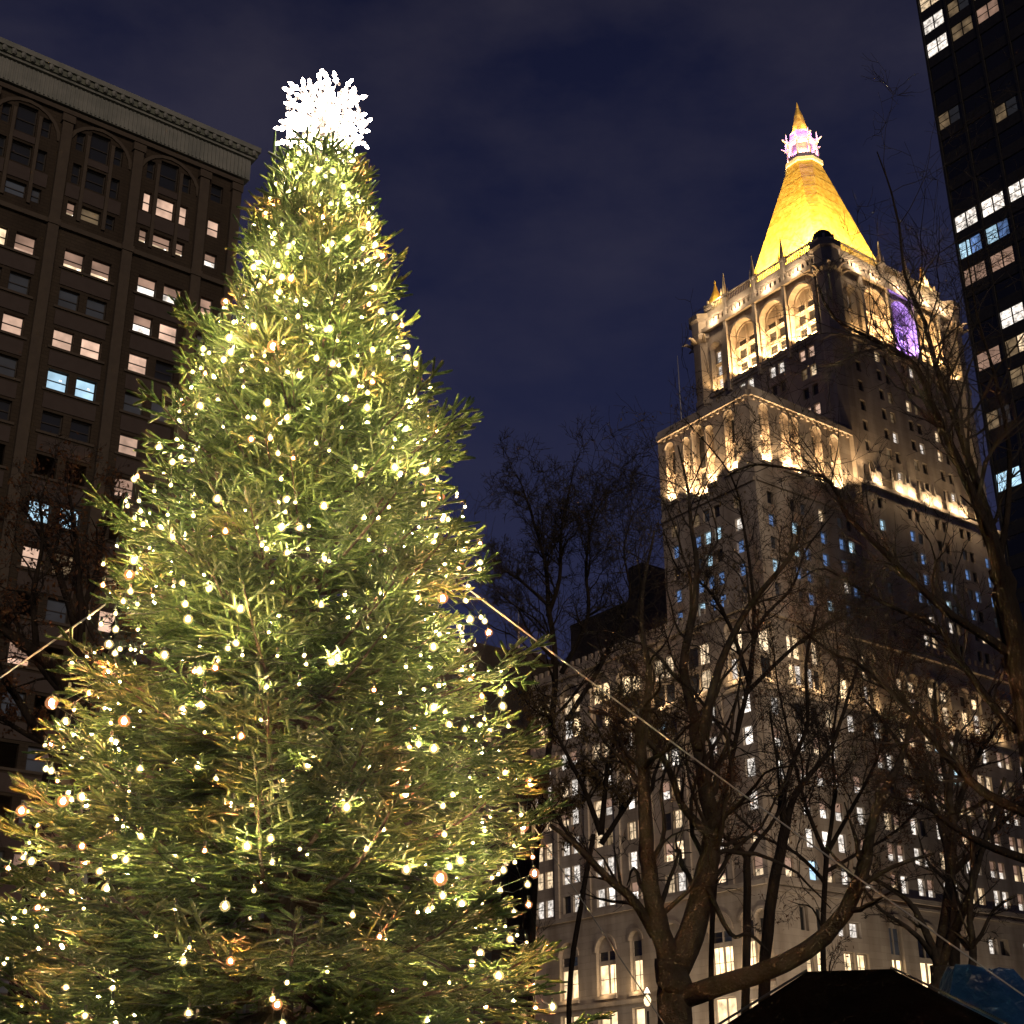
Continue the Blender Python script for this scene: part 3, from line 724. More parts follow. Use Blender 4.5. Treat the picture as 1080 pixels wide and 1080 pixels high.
    for a, b, lo, hi, st in sorted(wins, key=lambda w: (w[0] < -15.5, w[4] == 'dark', -w[2]))[:100]:
        lit = {'peach': 'l_peach', 'bandlow': 'l_warm', 'dim': 'l_dim', 'slate': 'l_slate', 'dark': 'dkglass', 'half': 'l_white', 'blind': 'l_peach', 'cool': 'l_cool', 'white': 'l_warm', 'warm': 'l_warm'}[st]
        k = (round(b - a, 2), round(hi - lo, 2), st)
        if k not in cache:
            w, h = (b - a) / 2, hi - lo; f = ('y', 0.); pm = MB()
            sp = h * {'bandlow': .3, 'half': .5, 'blind': .28}.get(st, 1)
            pm.face([P(f, -w, 0), P(f, w, 0), P(f, w, sp), P(f, -w, sp)], 0)
            if sp < h: pm.face([P(f, -w, sp), P(f, w, sp), P(f, w, h), P(f, -w, h)], 1)
            fm = MB(); t = .05
            fbox(fm, f, -w, w, h / 2 - t / 2, h / 2 + t / 2, .01, .07)
            for q in (-w, w - t): fbox(fm, f, q, q + t, 0, h, .012, .06)
            fbox(fm, f, -w + t, w - t, 0, t, .011, .062); fbox(fm, f, -w + t, w - t, h - t, h, .011, .062)
            if st in ('half', 'white', 'bandlow', 'cool'):
                q = (hash(k) % 100) / 100 * w - w * .3
                pm.face([P(f, q, sp * .62, .003), P(f, q + .16, sp * .62, .003), P(f, q + .13, sp * .62 + .07, .003), P(f, q + .02, sp * .62 + .07, .003)], 2)
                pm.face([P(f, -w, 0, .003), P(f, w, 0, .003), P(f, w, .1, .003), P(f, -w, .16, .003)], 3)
            cache[k] = (pm.mesh('window', [MT[lit], MT['l_dimpeach'], MT['l_lamp'], MT['l_sill']]), fm.mesh('frame', [MT['sash']]))
        o = link('window', cache[k][0], root, ((a + b) / 2, .26, lo)); link('frame', cache[k][1], o)
    return root
brown_building()

# ------------------------------------------------------------------ black glass tower on the right
def black_tower():
    root = empty('glass_office_tower', (55.085, 149.153, 0), ROT)
    tag(root, 'black glass office tower with paired lit windows at the right edge', 'skyscraper')
    F = ('x', 0.); mb = MB()
    mb.box(0, 45, -46, 0, 0, 176); mb.build('curtain_wall', MT['blackglass'], root)
    fr = MB()
    y = -.02
    k = 0
    while y > -46:
        fbox(fr, F, y - .32, y, .5, 176, .004, .22); y -= 3.9
    z = 3.2
    while z < 176:
        for j in range(12): fbox(fr, F, -3.9 * j - 3.9, -3.9 * j - .34, z + 2.3, z + 3.92, .004, .12)
        z += 3.93
    fr.build('mullion_grid', MT['mullion'], root)
    R = random.Random(5); cells = []
    lit = {(0, 142.3): 'warm', (0, 138.4): 'white', (0, 134.4): 'white', (1, 142.3): 'dimk', (1, 138.4): 'dimk', (1, 134.4): 'dim', (1, 130.5): 'peachw', (2, 134.4): 'dimk2', (2, 130.5): 'white2', (2, 138.4): 'dimk',
           (0, 107.): 'pinkw', (1, 107.): 'pinkw', (2, 107.): 'white', (0, 103.): 'teal', (1, 103.): 'teal', (0, 99.1): 'dimk2', (1, 99.1): 'dimk2'}
    rows = [3.2 + 3.93 * k for k in range(44)]
    mats = {'warm': ('l_warm', 'l_warm'), 'white': ('l_white', 'l_white'), 'dim': ('l_dim', 'l_dim'), 'dimk': ('l_slate', 'l_dim'), 'dimk2': ('l_dimpeach', 'l_dimpeach'), 'peachw': ('l_peach', 'l_white'), 'white2': ('l_white', 'l_peach'),
            'pinkw': ('l_white', 'l_white'), 'teal': ('l_blue', 'l_cool'), 'cool': ('l_cool', 'l_cool'), 'warm2': ('l_warm', 'l_dim'), 'dark': ('dkglass', 'l_slate')}
    for zi, z in enumerate(rows):
        for j in range(6):
            st = R.choices(['dark', 'dim', 'dimk', 'warm2', 'dimk2'], [12, 1.2, 1.6, .4, .5])[0]
            for (jj, zz), s_ in lit.items():
                if jj == j and abs(zz - z - 1.0) < 2.0: st = s_
            if j == 0 and abs(z - 71.0) < 1.99: st = 'cool'
            if j == 1 and abs(z - 88.5) < 1.99: st = 'white'
            if j in (0, 1) and abs(z - 84.6) < 1.99: st = 'dimk2' if j == 0 else 'warm2'
            if z > 150 or z < 40: st = 'dark' if R.random() < .8 else st
            if 109 < z < 129: st = 'dark' if R.random() < .85 else 'dimk'
            if st != 'dark': cells.append((j, z, st))
    cache = {}
    for j, z, st in cells[:100] if len(cells) <= 100 else sorted(cells, key=lambda c: (not 55 < c[1] < 150, c[0]))[:100]:
        if st not in cache:
            f = ('x', 0.); pm = MB()
            pm.face([P(f, -3.1, 0), P(f, -1.75, 0), P(f, -1.75, 2.15), P(f, -3.1, 2.15)], 1); pm.face([P(f, -1.6, 0), P(f, -.1, 0), P(f, -.1, 2.15), P(f, -1.6, 2.15)], 2)
            fbox(pm, f, -1.75, -1.6, 0, 2.15, .002, .1); fbox(pm, f, -3.1, -1.75, 1.0, 1.07, .004, .07); fbox(pm, f, -1.6, -.1, 1.0, 1.07, .004, .07)
            cache[st] = pm.mesh('window', [MT['mullion'], MT[mats[st][0]], MT[mats[st][1]]])
        link('window', cache[st], root, (-.03, -3.9 * j - .36, z + .08))
black_tower()

# ------------------------------------------------------------------ dark neighbours beyond
def neighbour():
    p = at(658, 700, 300); root = empty('brick_tower_block', (p.x, p.y, 0), ROT)
    tag(root, 'dark stepped brick block half hidden left of the stone tower', 'building')
    z1, z2 = at(650, 634, 285).z, at(686, 592, 290).z
    mb = MB(); F = ('x', -9.); hs = []
    R = random.Random(3); wl = []
    for k in range(14):
        for j in range(6):
            if 6 + k * 7 + 4 < z1 - 3: hs.append((-9 + j * 4.6, -7.6 + j * 4.6, 6 + k * 7, 8.2 + k * 7))
    hs = [h for h in hs if h[1] < 6.5]
    wall(mb, F, -12, 7, 0, z1, hs, .3)
    mb.face([(-9, -12, z1 - .4), (20, -12, z1 - .4), (20, 7, z1 - .4), (-9, 7, z1 - .4)]); mb.face([(-9, -12, 0), (20, -12, 0), (20, -12, z1), (-9, -12, z1)]); mb.face([(-9, 7, 0), (20, 7, 0), (20, 7, z1), (-9, 7, z1)])
    mb.build('main_block', MT['darkstone'], root)
    mb = MB(); mb.box(-3, 12, -10.5, -6, z1 - 1, z2); mb.box(0, 8, -3, 4, z1 - 1, z1 + 2.5); mb.build('upper_storey', MT['darkstone'], root)
    mb = MB()
    for a, b, lo, hi in hs:
        mb.face([P(F, a, lo, -.28), P(F, b, lo, -.28), P(F, b, hi, -.28), P(F, a, hi, -.28)], R.choices([0, 1, 2], [6, 1, 1])[0])
    o = mb.build('window_panes', [MT['dkglass'], MT['l_dim'], MT['l_warm']], root)
    p = at(548, 760, 330); root = empty('far_building', (p.x, p.y, 0), ROT)
    tag(root, 'small distant building with a rooftop mast just right of the lit tree', 'building')
    zt = at(548, 704, 330).z
    mb = MB(); mb.box(-8, 22, -8, 26, 0, zt); mb.box(-4, 5, -4, 5, zt - .5, zt + 3); mb.build('main_block', MT['darkstone'], root)
    mb = MB(); a = (0, 0, zt + 2.9); b = (0, 0, at(563, 640, 330).z); mb.tube([a, ((a[0] + b[0]) / 2, 0, (a[2] + b[2]) / 2), b], [.32, .22, .1], 6); mb.build('roof_mast', MT['steel'], root)
    f = ('x', -8.)
    for k in range(5):
        link('window', window_mesh(f, 2.6, 2.4, 'white' if k < 3 else 'dim'), root, P(f, -5.5 + 3.4 * k, zt - 4.6, .02))
neighbour()
def block_behind():
    p = at(300, 900, 260); root = empty('avenue_building', (p.x, p.y, 0), ROT)
    tag(root, 'dark avenue building glimpsed only through the gaps of the lit fir', 'building')
    zt = at(300, 700, 260).z; mb = MB(); F = ('x', -16.); G = ('y', -30.); hw, hg = [], []
    for k in range(int((zt - 8) / 4.2)):
        for j in range(16): hw.append((-28 + j * 4., -26.4 + j * 4., 5 + 4.2 * k, 7.3 + 4.2 * k)); hg.append((-14 + j * 3.6, -12.6 + j * 3.6, 5 + 4.2 * k, 7.3 + 4.2 * k))
    wall(mb, F, -30, 40, 0, zt, hw, .3); wall(mb, G, -16, 46, 0, zt, hg, .3); mb.face([(-16, -30, zt - .3), (46, -30, zt - .3), (46, 40, zt - .3), (-16, 40, zt - .3)])
    mb.build('facade', MT['darkstone'], root); mb = MB(); R = random.Random(8)
    for f_, hs in ((F, hw), (G, hg)):
        for a, b, lo, hi in hs: mb.face([P(f_, a, lo, -.28), P(f_, b, lo, -.28), P(f_, b, hi, -.28), P(f_, a, hi, -.28)], R.choices([0, 1, 2], [7, 1, .5])[0])
    tag(mb.build('window_panes', [MT['dkglass'], MT['l_dim'], MT['l_warm']], root), kind='stuff')
block_behind()

# ------------------------------------------------------------------ ground, street, pavement
def sheet(name, pts, mat, z):
    mb = MB(); mb.face([(x, y, z) for x, y in pts]); o = mb.build(name, MT[mat]); tag(o, kind='structure'); return o
sheet('ground', [(-900, -300), (1200, -300), (1200, 1500), (-900, 1500)], 'asphalt', 0)
U2, V2 = Vector((-math.sin(rad(37.5)), math.cos(rad(37.5)))), Vector((math.cos(rad(37.5)), math.sin(rad(37.5))))
O2 = Vector((52.336, 200.275))
def uv(v, u): q = O2 + V2 * v + U2 * u; return (q.x, q.y)
def slab(name, v0, v1, u0, u1, z0, z1, mat):
    mb = MB(); mb.grid([[(*uv(v0, u0), z), (*uv(v1, u0), z), (*uv(v1, u1), z), (*uv(v0, u1), z)] for z in (z0, z1)]); o = mb.build(name, MT[mat]); tag(o, kind='structure'); return o
slab('park_lawn', -300, -62, -260, -24, .0, .14, 'grass')
slab('pavement', -33.5, 80, -8, 70, .0, .13, 'pave')
slab('park_pavement', -61.9, -56, -260, -24, .0, .13, 'pave')
sheet('park_path', [(-14, -6), (26, -6), (26, 11), (-14, 11)], 'pave', .15)
mb = MB()
for k in range(26):
    u0 = -200 + k * 12
    mb.face([(*uv(-45.2, u0), .006), (*uv(-44.9, u0), .006), (*uv(-44.9, u0 + 4), .006), (*uv(-45.2, u0 + 4), .006)])
tag(mb.build('road_markings', MT['paint']), kind='structure')

# ------------------------------------------------------------------ street lamps
def street_lamp(x, y, label, watts, h=7.):
    r = empty('street_lamp', (x, y, .13)); tag(r, label, 'street lamp', 'street lamps along the avenue')
    mb = MB(); mb.ngon(0, 0, [(.22, 0), (.22, .5), (.14, .8), (.085, 1.2), (.06, h - .3)], 8); mb.build('pole', MT['iron'], r)
    mb = MB(); mb.ngon(0, 0, [(.08, h - .05), (.17, h + .08), (.20, h + .26), (.13, h + .42), (.05, h + .5)], 8); o = mb.build('globe', MT['lampglow'], r)
    mb = MB(); mb.ngon(0, 0, [(.14, h + .5), (.2, h + .56), (.03, h + .85)], 8); mb.build('cap', MT['iron'], r)
    lamp('lamp', r, (0, 0, h + 1.2), (1, .80, .58), watts, .3)
    return r
p = at(683, 1060, 78); street_lamp(p.x, p.y, 'lit street lamp glowing left of the forked plane trunk', 2500, p.z - .13)
for k, (v, u, lb) in enumerate(((-36, 5, 'street lamp on the pavement by the left arches of the stone tower'), (-36, -6, 'street lamp at the corner of the stone tower'),
                                (-18, -14, 'street lamp behind the black canopy, left one'), (8, -14, 'street lamp behind the blue tarpaulin'))):
    x, y = uv(v, u); street_lamp(x, y, lb, 4800, 5.6)
x, y = uv(-60, -40)

# ------------------------------------------------------------------ Christmas tree
TX, TY = -2.37, 14.81
PROF = [(1.0, 3.15), (2.8, 3.02), (3.5, 2.97), (4.9, 2.75), (5.9, 2.56), (7.0, 2.3), (8.0, 2.16), (9.16, 1.62), (9.9, 1.52), (10.5, 1.22), (11.2, .98), (12.3, .79), (12.9, .58), (13.6, .45), (14.3, .16)]
def RZ(z): return float(np.interp(z, [p[0] for p in PROF], [p[1] for p in PROF]))
def christmas_tree():
    root = empty('christmas_tree', (TX, TY, .15))
    tag(root, 'huge dense green fir covered in warm lights filling the left half', 'christmas tree')
    z0 = .15
    R = random.Random(21)
    trunk = MB(); trunk.tube([(0, 0, 0), (.02, 0, 3), (0, .02, 7), (0, 0, 11), (0, 0, 14.0)], [.2, .17, .12, .06, .015], 10)
    shoots = []      # p, d, L, up
    zz = .9
    while zz < 13.35:
        rz = RZ(zz)
        n = int(7 + 3.0 * rz); ph = R.random() * 6.28
        for k in range(n):
            t = ph + 2 * math.pi * (k + R.uniform(-.3, .3)) / n
            toward = math.cos(t - math.atan2(-TY, -TX))      # +1 on the side of the path
            if toward < -.35 and R.random() < .35: continue
            fz = max(0, (zz - 1) / 13)
            el = rad(-8 + 62 * fz ** 1.7 + R.uniform(-9, 9))
            L = rz
            for _ in range(4): L = .5 * L + .5 * max(.15, RZ(zz + L * math.tan(el) * .9) - .10)
            lobe = random.Random(int((t % 6.283) / .52) * 131 + int(zz / .85) * 7).uniform(.84, 1.12)
            L = L * lobe * R.uniform(.78, 1.07) * (1.14 if R.random() < .1 else 1) * (1.08 if zz < 5.5 else 1)
            L = min(L, 1.2 * RZ(zz + L * math.tan(el) * .9))
            h = Vector((math.cos(t), math.sin(t), 0)); side = Vector((-math.sin(t), math.cos(t), 0))
            L3 = L / max(.45, math.cos(el))
            sweep = R.uniform(-.12, .12); bend = R.uniform(.05, .22)
            def pt(s_):
                q = s_ * L3
                return h * (q * math.cos(el)) + side * (sweep * s_ * s_ * L3) + Vector((0, 0, zz + R.uniform(-.0, .0) + q * math.sin(el) - .10 * L3 * math.sin(math.pi * s_) * (1 - fz) + bend * s_ ** 3 * L3 * .6))
            zr = zz; st = pt(0); st.z = zr
            pts = [pt(i / 6) for i in range(7)]
            rb = .012 + .011 * L3
            trunk.tube(pts, [rb * (1 - i / 6 * .85) for i in range(7)], 4, 1)
            pos = .2 if L3 > 1 else .05
            ds = .17 / L3
            while pos < 1:
                p = pt(pos); d = (pt(min(1, pos + .02)) - pt(pos - .02)).normalized()
                sd = d.cross(Vector((0, 0, 1))).normalized(); upv = sd.cross(d).normalized()
                rem = (1 - pos) * L3
                shoots.append((p, (d + upv * .1 + sd * R.uniform(-.2, .2)).normalized(), .2, upv))
                for sg in (-1, 1):
                    if R.random() < .08: continue
                    ln = min(.72, rem * .6 + .2) * R.uniform(.7, 1.15)
                    pj = p + d * R.uniform(-.03, .05)
                    sdv = (d * .74 + sd * sg * .70 + upv * R.uniform(-.22, .14)).normalized()
                    if ln < .30: shoots.append((pj, sdv, ln, upv)); continue
                    q = .04
                    while q < ln - .08:
                        pp = pj + sdv * q - Vector((0, 0, .14 * q * q))
                        shoots.append((pp, (sdv - Vector((0, 0, .1 * q))).normalized(), min(.15, ln - q + .05), upv))
                        if q > .1:
                            for s2 in (-1, 1):
                                if R.random() < .12: continue
                                d2 = (sdv * R.uniform(.5, .85) + sdv.cross(upv) * s2 * .68 + upv * R.uniform(-.35, .4)).normalized()
                                shoots.append((pp, d2, min(.21, (ln - q) * .6 + .09) * R.uniform(.7, 1.15), upv))
                        q += .125
                    shoots.append((pj + sdv * (ln - .12) - Vector((0, 0, .14 * ln * ln)), sdv, .22, upv))
                pos += ds
            shoots.append((pt(.95), (pt(1) - pt(.93)).normalized(), .25, Vector((0, 0, 1))))
        zz += .25 + .12 * (rz / 3.)
    # leader twigs at the top
    for k in range(60):
        t = R.uniform(0, 6.28); z = R.uniform(12.4, 13.3)
        shoots.append((Vector((0, 0, z)) + Vector((math.cos(t), math.sin(t), 0)) * R.uniform(0, RZ(z) * .8), Vector((math.cos(t) * .6, math.sin(t) * .6, R.uniform(.4, 1))).normalized(), R.uniform(.15, .3), Vector((0, 0, 1))))
    shoots.append((Vector((-.55, -.22, 12.45)), Vector((-.02, 0, 1)), .8, Vector((0, 1, 0))))
    shoots = [q for q in shoots if q[0].z + q[1].z * q[2] < 13.03 + R.uniform(-.16, .06) or q[2] == .8]
    N = len(shoots); K = 30
    print('SHOOTS', N)
    p = np.array([s_[0][:] for s_ in shoots], np.float32); d = np.array([s_[1][:] for s_ in shoots], np.float32)
    L = np.array([s_[2] for s_ in shoots], np.float32); u = np.array([s_[3][:] for s_ in shoots], np.float32)
    sd = np.cross(d, u); sd /= np.linalg.norm(sd, axis=1, keepdims=True) + 1e-9; u = np.cross(sd, d)
    # needle-covered twig: a flattened ragged body ...
    wid = nrg.uniform(.013, .021, N)
    rt_ = np.array([0, .12, .45, .8, 1.]); rw_ = np.array([.5, .9, 1., 1., .6]); S = 5
    ang = np.arange(S) * 2 * math.pi / S
    rr_ = wid[:, None, None] * rw_[None, :, None] * nrg.uniform(.7, 1.3, (N, 5, S))
    V1 = p[:, None, None, :] + d[:, None, None, :] * (rt_[None, :, None, None] * L[:, None, None, None] + nrg.uniform(-.008, .008, (N, 5, S, 1))) \
        + sd[:, None, None, :] * (np.cos(ang)[None, None, :] * rr_)[..., None] + u[:, None, None, :] * (np.sin(ang)[None, None, :] * rr_ * .62)[..., None]
    V1 = V1.reshape(-1, 3)
    q4 = []
    for a_ in range(4):
        for k in range(S): q4.append((a_ * S + k, a_ * S + (k + 1) % S, (a_ + 1) * S + (k + 1) % S, (a_ + 1) * S + k))
    Q = (np.array(q4)[None] + (np.arange(N) * 25)[:, None, None]).reshape(-1, 4)
    # ... and needles standing off its edges
    t = (np.arange(K) + nrg.random((N, K))) / K
    phi = np.where(nrg.random((N, K)) < .5, 0, math.pi) + nrg.normal(0, .8, (N, K))
    rd = np.cos(phi)[..., None] * sd[:, None] + np.sin(phi)[..., None] * u[:, None]
    a = nrg.uniform(.85, 1.4, (N, K))[..., None]
    nd = d[:, None] * np.cos(a) + rd * np.sin(a)
    base = p[:, None] + d[:, None] * (t * L[:, None] * .97)[..., None]
    ln = (nrg.uniform(.020, .035, (N, K)) * np.where(t > .85, .9, 1.))[..., None]
    wv = np.cross(nd, rd); wv /= np.linalg.norm(wv, axis=2, keepdims=True) + 1e-9
    w = .0052
    w = nrg.uniform(.0035, .006, (N, K))[..., None]; base = base + nrg.normal(0, .003, base.shape)
    V2 = np.stack([base + wv * w, base - wv * w, base + nd * ln], axis=2).reshape(-1, 3)
    V = np.concatenate([V1, V2]); n1 = len(V1); nt_ = N * K
    T = (np.arange(nt_ * 3) + n1).reshape(-1, 3)
    me = bpy.data.meshes.new('crown')
    me.vertices.add(len(V)); me.vertices.foreach_set('co', V.astype(np.float32).ravel())
    idx = np.concatenate([Q.ravel(), T.ravel()]).astype(np.int32)
    tot = np.concatenate([np.full(len(Q), 4), np.full(nt_, 3)]).astype(np.int32)
    me.loops.add(len(idx)); me.loops.foreach_set('vertex_index', idx)
    me.polygons.add(len(tot)); me.polygons.foreach_set('loop_start', np.concatenate([[0], np.cumsum(tot)[:-1]]).astype(np.int32)); me.polygons.foreach_set('loop_total', tot)
    me.update(); me.materials.append(MT['needle'])
    link('crown', me, root)
    trunk.build('trunk', [MT['bark'], MT['bark']], root)
    # collar where the guy wires are tied
    mb = MB(); mb.ngon(0, 0, [(.14, 8.55), (.15, 8.6), (.15, 8.7), (.14, 8.75)], 10); mb.build('collar', MT['iron'], root)
christmas_tree()

# ---- light strings
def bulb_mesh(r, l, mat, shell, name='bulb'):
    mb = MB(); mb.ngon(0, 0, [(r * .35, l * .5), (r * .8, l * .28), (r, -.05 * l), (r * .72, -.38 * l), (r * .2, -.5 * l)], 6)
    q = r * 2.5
    mb.ngon(0, 0, [(q * math.sin(math.pi * k / 6 + (.02 if k == 0 else -.02 if k == 6 else 0)), q * math.cos(math.pi * k / 6)) for k in range(7)], 8, 1)  # added glowing shell round the bulb, for its halo
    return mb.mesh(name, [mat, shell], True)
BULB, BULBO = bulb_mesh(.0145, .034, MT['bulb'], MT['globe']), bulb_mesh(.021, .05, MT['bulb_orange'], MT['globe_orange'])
def string(z1, z0, n, label, R, mesh=BULB, name='light_string', cat='light string', grp='strings of warm lights wound round the fir', rlo=.58, rhi=.93):
    root = empty(name, (TX, TY, z1)); tag(root, label, cat, grp)
    L = sum(2 * math.pi * RZ(z0 + (z1 - z0) * (k + .5) / 20) for k in range(20)) / 20
    turns = max(1.3, min(6, (z1 - z0) / .32)); a = R.uniform(0, 6.28); pts = []
    for k in range(n):
        f = (k + R.uniform(-.3, .3)) / n
        z = z1 + (z0 - z1) * f + R.uniform(-.16, .16); t = a + turns * 2 * math.pi * f + R.uniform(-.15, .15)
        r = RZ(z) * (rlo + (rhi - rlo) * R.random() ** .6)
        pts.append(Vector((r * math.cos(t), r * math.sin(t), z - z1)))
    mb = MB(); path = []
    for k in range(n):
        path.append(pts[k])
        if k < n - 1:
            q = (pts[k] + pts[k + 1]) / 2; q.z -= .05; path.append(q)
    mb.tube(path, [.0045] * len(path), 3)
    for q in pts: mb.ngon(q.x, q.y, [(.013, q.z + .035), (.016, q.z + .05), (.014, q.z + .085)], 5)
    mb.build('cable', MT['cable'], root)
    for q in pts:
        o = link('bulb', mesh, root, q)
        o.rotation_euler = (R.uniform(-.5, .5), R.uniform(-.5, .5), R.uniform(0, 3)); s_ = R.choice([.5, .6, .7, .85, 1.05, 1.3]); o.scale = (s_, s_, s_)
    return root
RS = random.Random(33)
bands = [(13.2, 12.3, 64, 'string of warm bulbs packed close together right under the white topper'),
         (12.4, 11.5, 78, 'second string of warm bulbs from the top of the fir'),
         (11.6, 10.7, 86, 'third string of warm bulbs from the top of the fir'),
         (10.8, 9.9, 92, 'fourth string of warm bulbs, level with the upper windows of the brown building'),
         (10.0, 9.1, 96, 'fifth string of warm bulbs from the top of the fir'),
         (9.2, 8.3, 96, 'sixth string of warm bulbs from the top, above the guy wires'),
         (8.4, 7.4, 98, 'seventh string of warm bulbs, where the guy wires leave the fir'),
         (7.5, 6.4, 90, 'eighth string of warm bulbs, below the right guy wire'),
         (6.5, 5.2, 84, 'ninth string of warm bulbs from the top of the fir'),
         (5.4, 3.9, 84, 'tenth string of warm bulbs from the top of the fir'),
         (4.1, 2.0, 98, 'eleventh and lowest string of warm bulbs round the foot of the fir'),
         (7.9, 6.0, 90, 'looser string of warm bulbs overlapping the seventh and eighth strings of the fir'),
         (6.2, 4.4, 90, 'looser string of warm bulbs overlapping the ninth and tenth strings of the fir'),
         (4.6, 2.4, 98, 'looser string of warm bulbs overlapping the lowest string near the fir\'s foot')]
for z1, z0, n, lb in bands: string(z1, z0, n, lb, RS)
string(13.0, 5.6, 56, 'string of larger orange bulbs spread over the upper part of the fir', RS, BULBO, 'amber_light_string', 'light string', None, .84, .95)

string(6.0, 2.3, 60, 'string of larger orange bulbs glowing low on the fir', RS, BULBO, 'amber_light_string', 'light string', None, .84, .95)

# ---- topper
def topper():
    z0 = 13.68
    root = empty('tree_topper', (TX, TY, z0)); tag(root, 'blazing white ball of pointed lamps on the tip of the fir', 'tree topper')
    R = random.Random(4)
    mb = MB(); mb.ngon(0, 0, [(.02, 0), (.06, .06), (.02, .1)], 6, 1); mb.ngon(0, 0, [(.002, .1), (.03, .12), (.042, .15), (.03, .19), (.004, .23)], 6, 0)
    bm_ = mb.mesh('lamp', [MT['bulb_top'], MT['bulb_top']], True)
    n = 100; fr = MB()
    for k in range(n):
        y = 1 - 2 * (k + .5) / n; t = k * 2.39996
        rr_ = math.sqrt(1 - y * y)
        dv = Vector((rr_ * math.cos(t), rr_ * math.sin(t), y)) + Vector((R.uniform(-.12, .12), R.uniform(-.12, .12), R.uniform(-.12, .12)))
        dv.normalize(); rs = R.uniform(.62, 1.0) if k % 3 else 1.05
        p = Vector((dv.x * .50 * rs, dv.y * .50 * rs, dv.z * .60 * rs))
        o = link('lamp', bm_, root, p); d2 = Vector((dv.x, dv.y, dv.z + .25)) + Vector((R.uniform(-.8, .8), R.uniform(-.8, .8), R.uniform(-.5, .5)))
        o.rotation_euler = d2.to_track_quat('Z', 'Y').to_euler(); s_ = R.uniform(.45, .75); o.scale = (s_, s_, s_)
        fr.tube([(0, 0, p.z * .4), p], [.008, .006], 3)
    fr.tube([(0, 0, -.7), (0, 0, .5)], [.03, .015], 6)
    fr.build('frame', MT['steel'], root)
    cl = MB(); 
    for k in range(560):
        dv = Vector((R.gauss(0, 1), R.gauss(0, 1), R.gauss(0, 1))).normalized(); p = Vector((dv.x * .53, dv.y * .53, dv.z * .62)) * R.uniform(.55, 1.03); r = R.uniform(.012, .026)
        cl.ngon(p.x, p.y, [(r * .4, p.z - r * 1.3), (r, p.z - .3 * r), (r * .9, p.z + r * .5), (r * .3, p.z + r * 1.3)], 6, R.choice([0, 0, 1, 2]))
    tag(cl.build('small_lamp', [MT['bulb_top'], MT['topper_small'], MT['topper_amber']], root), kind='stuff')
topper()

# ---- guy wires
def wire(pts, label, r=.009):
    pts = [Vector(p) for p in pts]; a = pts[0]
    root = empty('guy_wire', a); tag(root, label, 'guy wire', 'guy wires steadying the fir')
    mb = MB(); path = []
    for i in range(25):
        f = i / 24; q = a.lerp(pts[1], f); q.z -= .18 * math.sin(math.pi * f); path.append(q - a)
    mb.tube(path, [r] * 25, 6); mb.build('cable', MT['steel'], root)
    mb = MB(); e = pts[1] - a; mb.tube([e + Vector((0, 0, .25)), e + Vector((0, 0, -.3))], [.025, .02], 6); mb.build('ground_stake', MT['iron'], root)
tie = Vector((TX, TY, 8.85))
def ground_hit(p): 
    d = p - tie; k = (.3 - tie.z) / d.z; return tie + d * k
wire([tie, ground_hit(at(1045, 1010, 16.5))], 'guy wire running down right from the fir across the bare trees')
wire([tie, ground_hit(at(0, 703, 15.6))], 'guy wire running down left from the fir to the picture edge', .010)
wire([tie, ground_hit(at(708, 1079, 21.))], 'thin faint guy wire falling steeply behind the right side of the fir', .008)

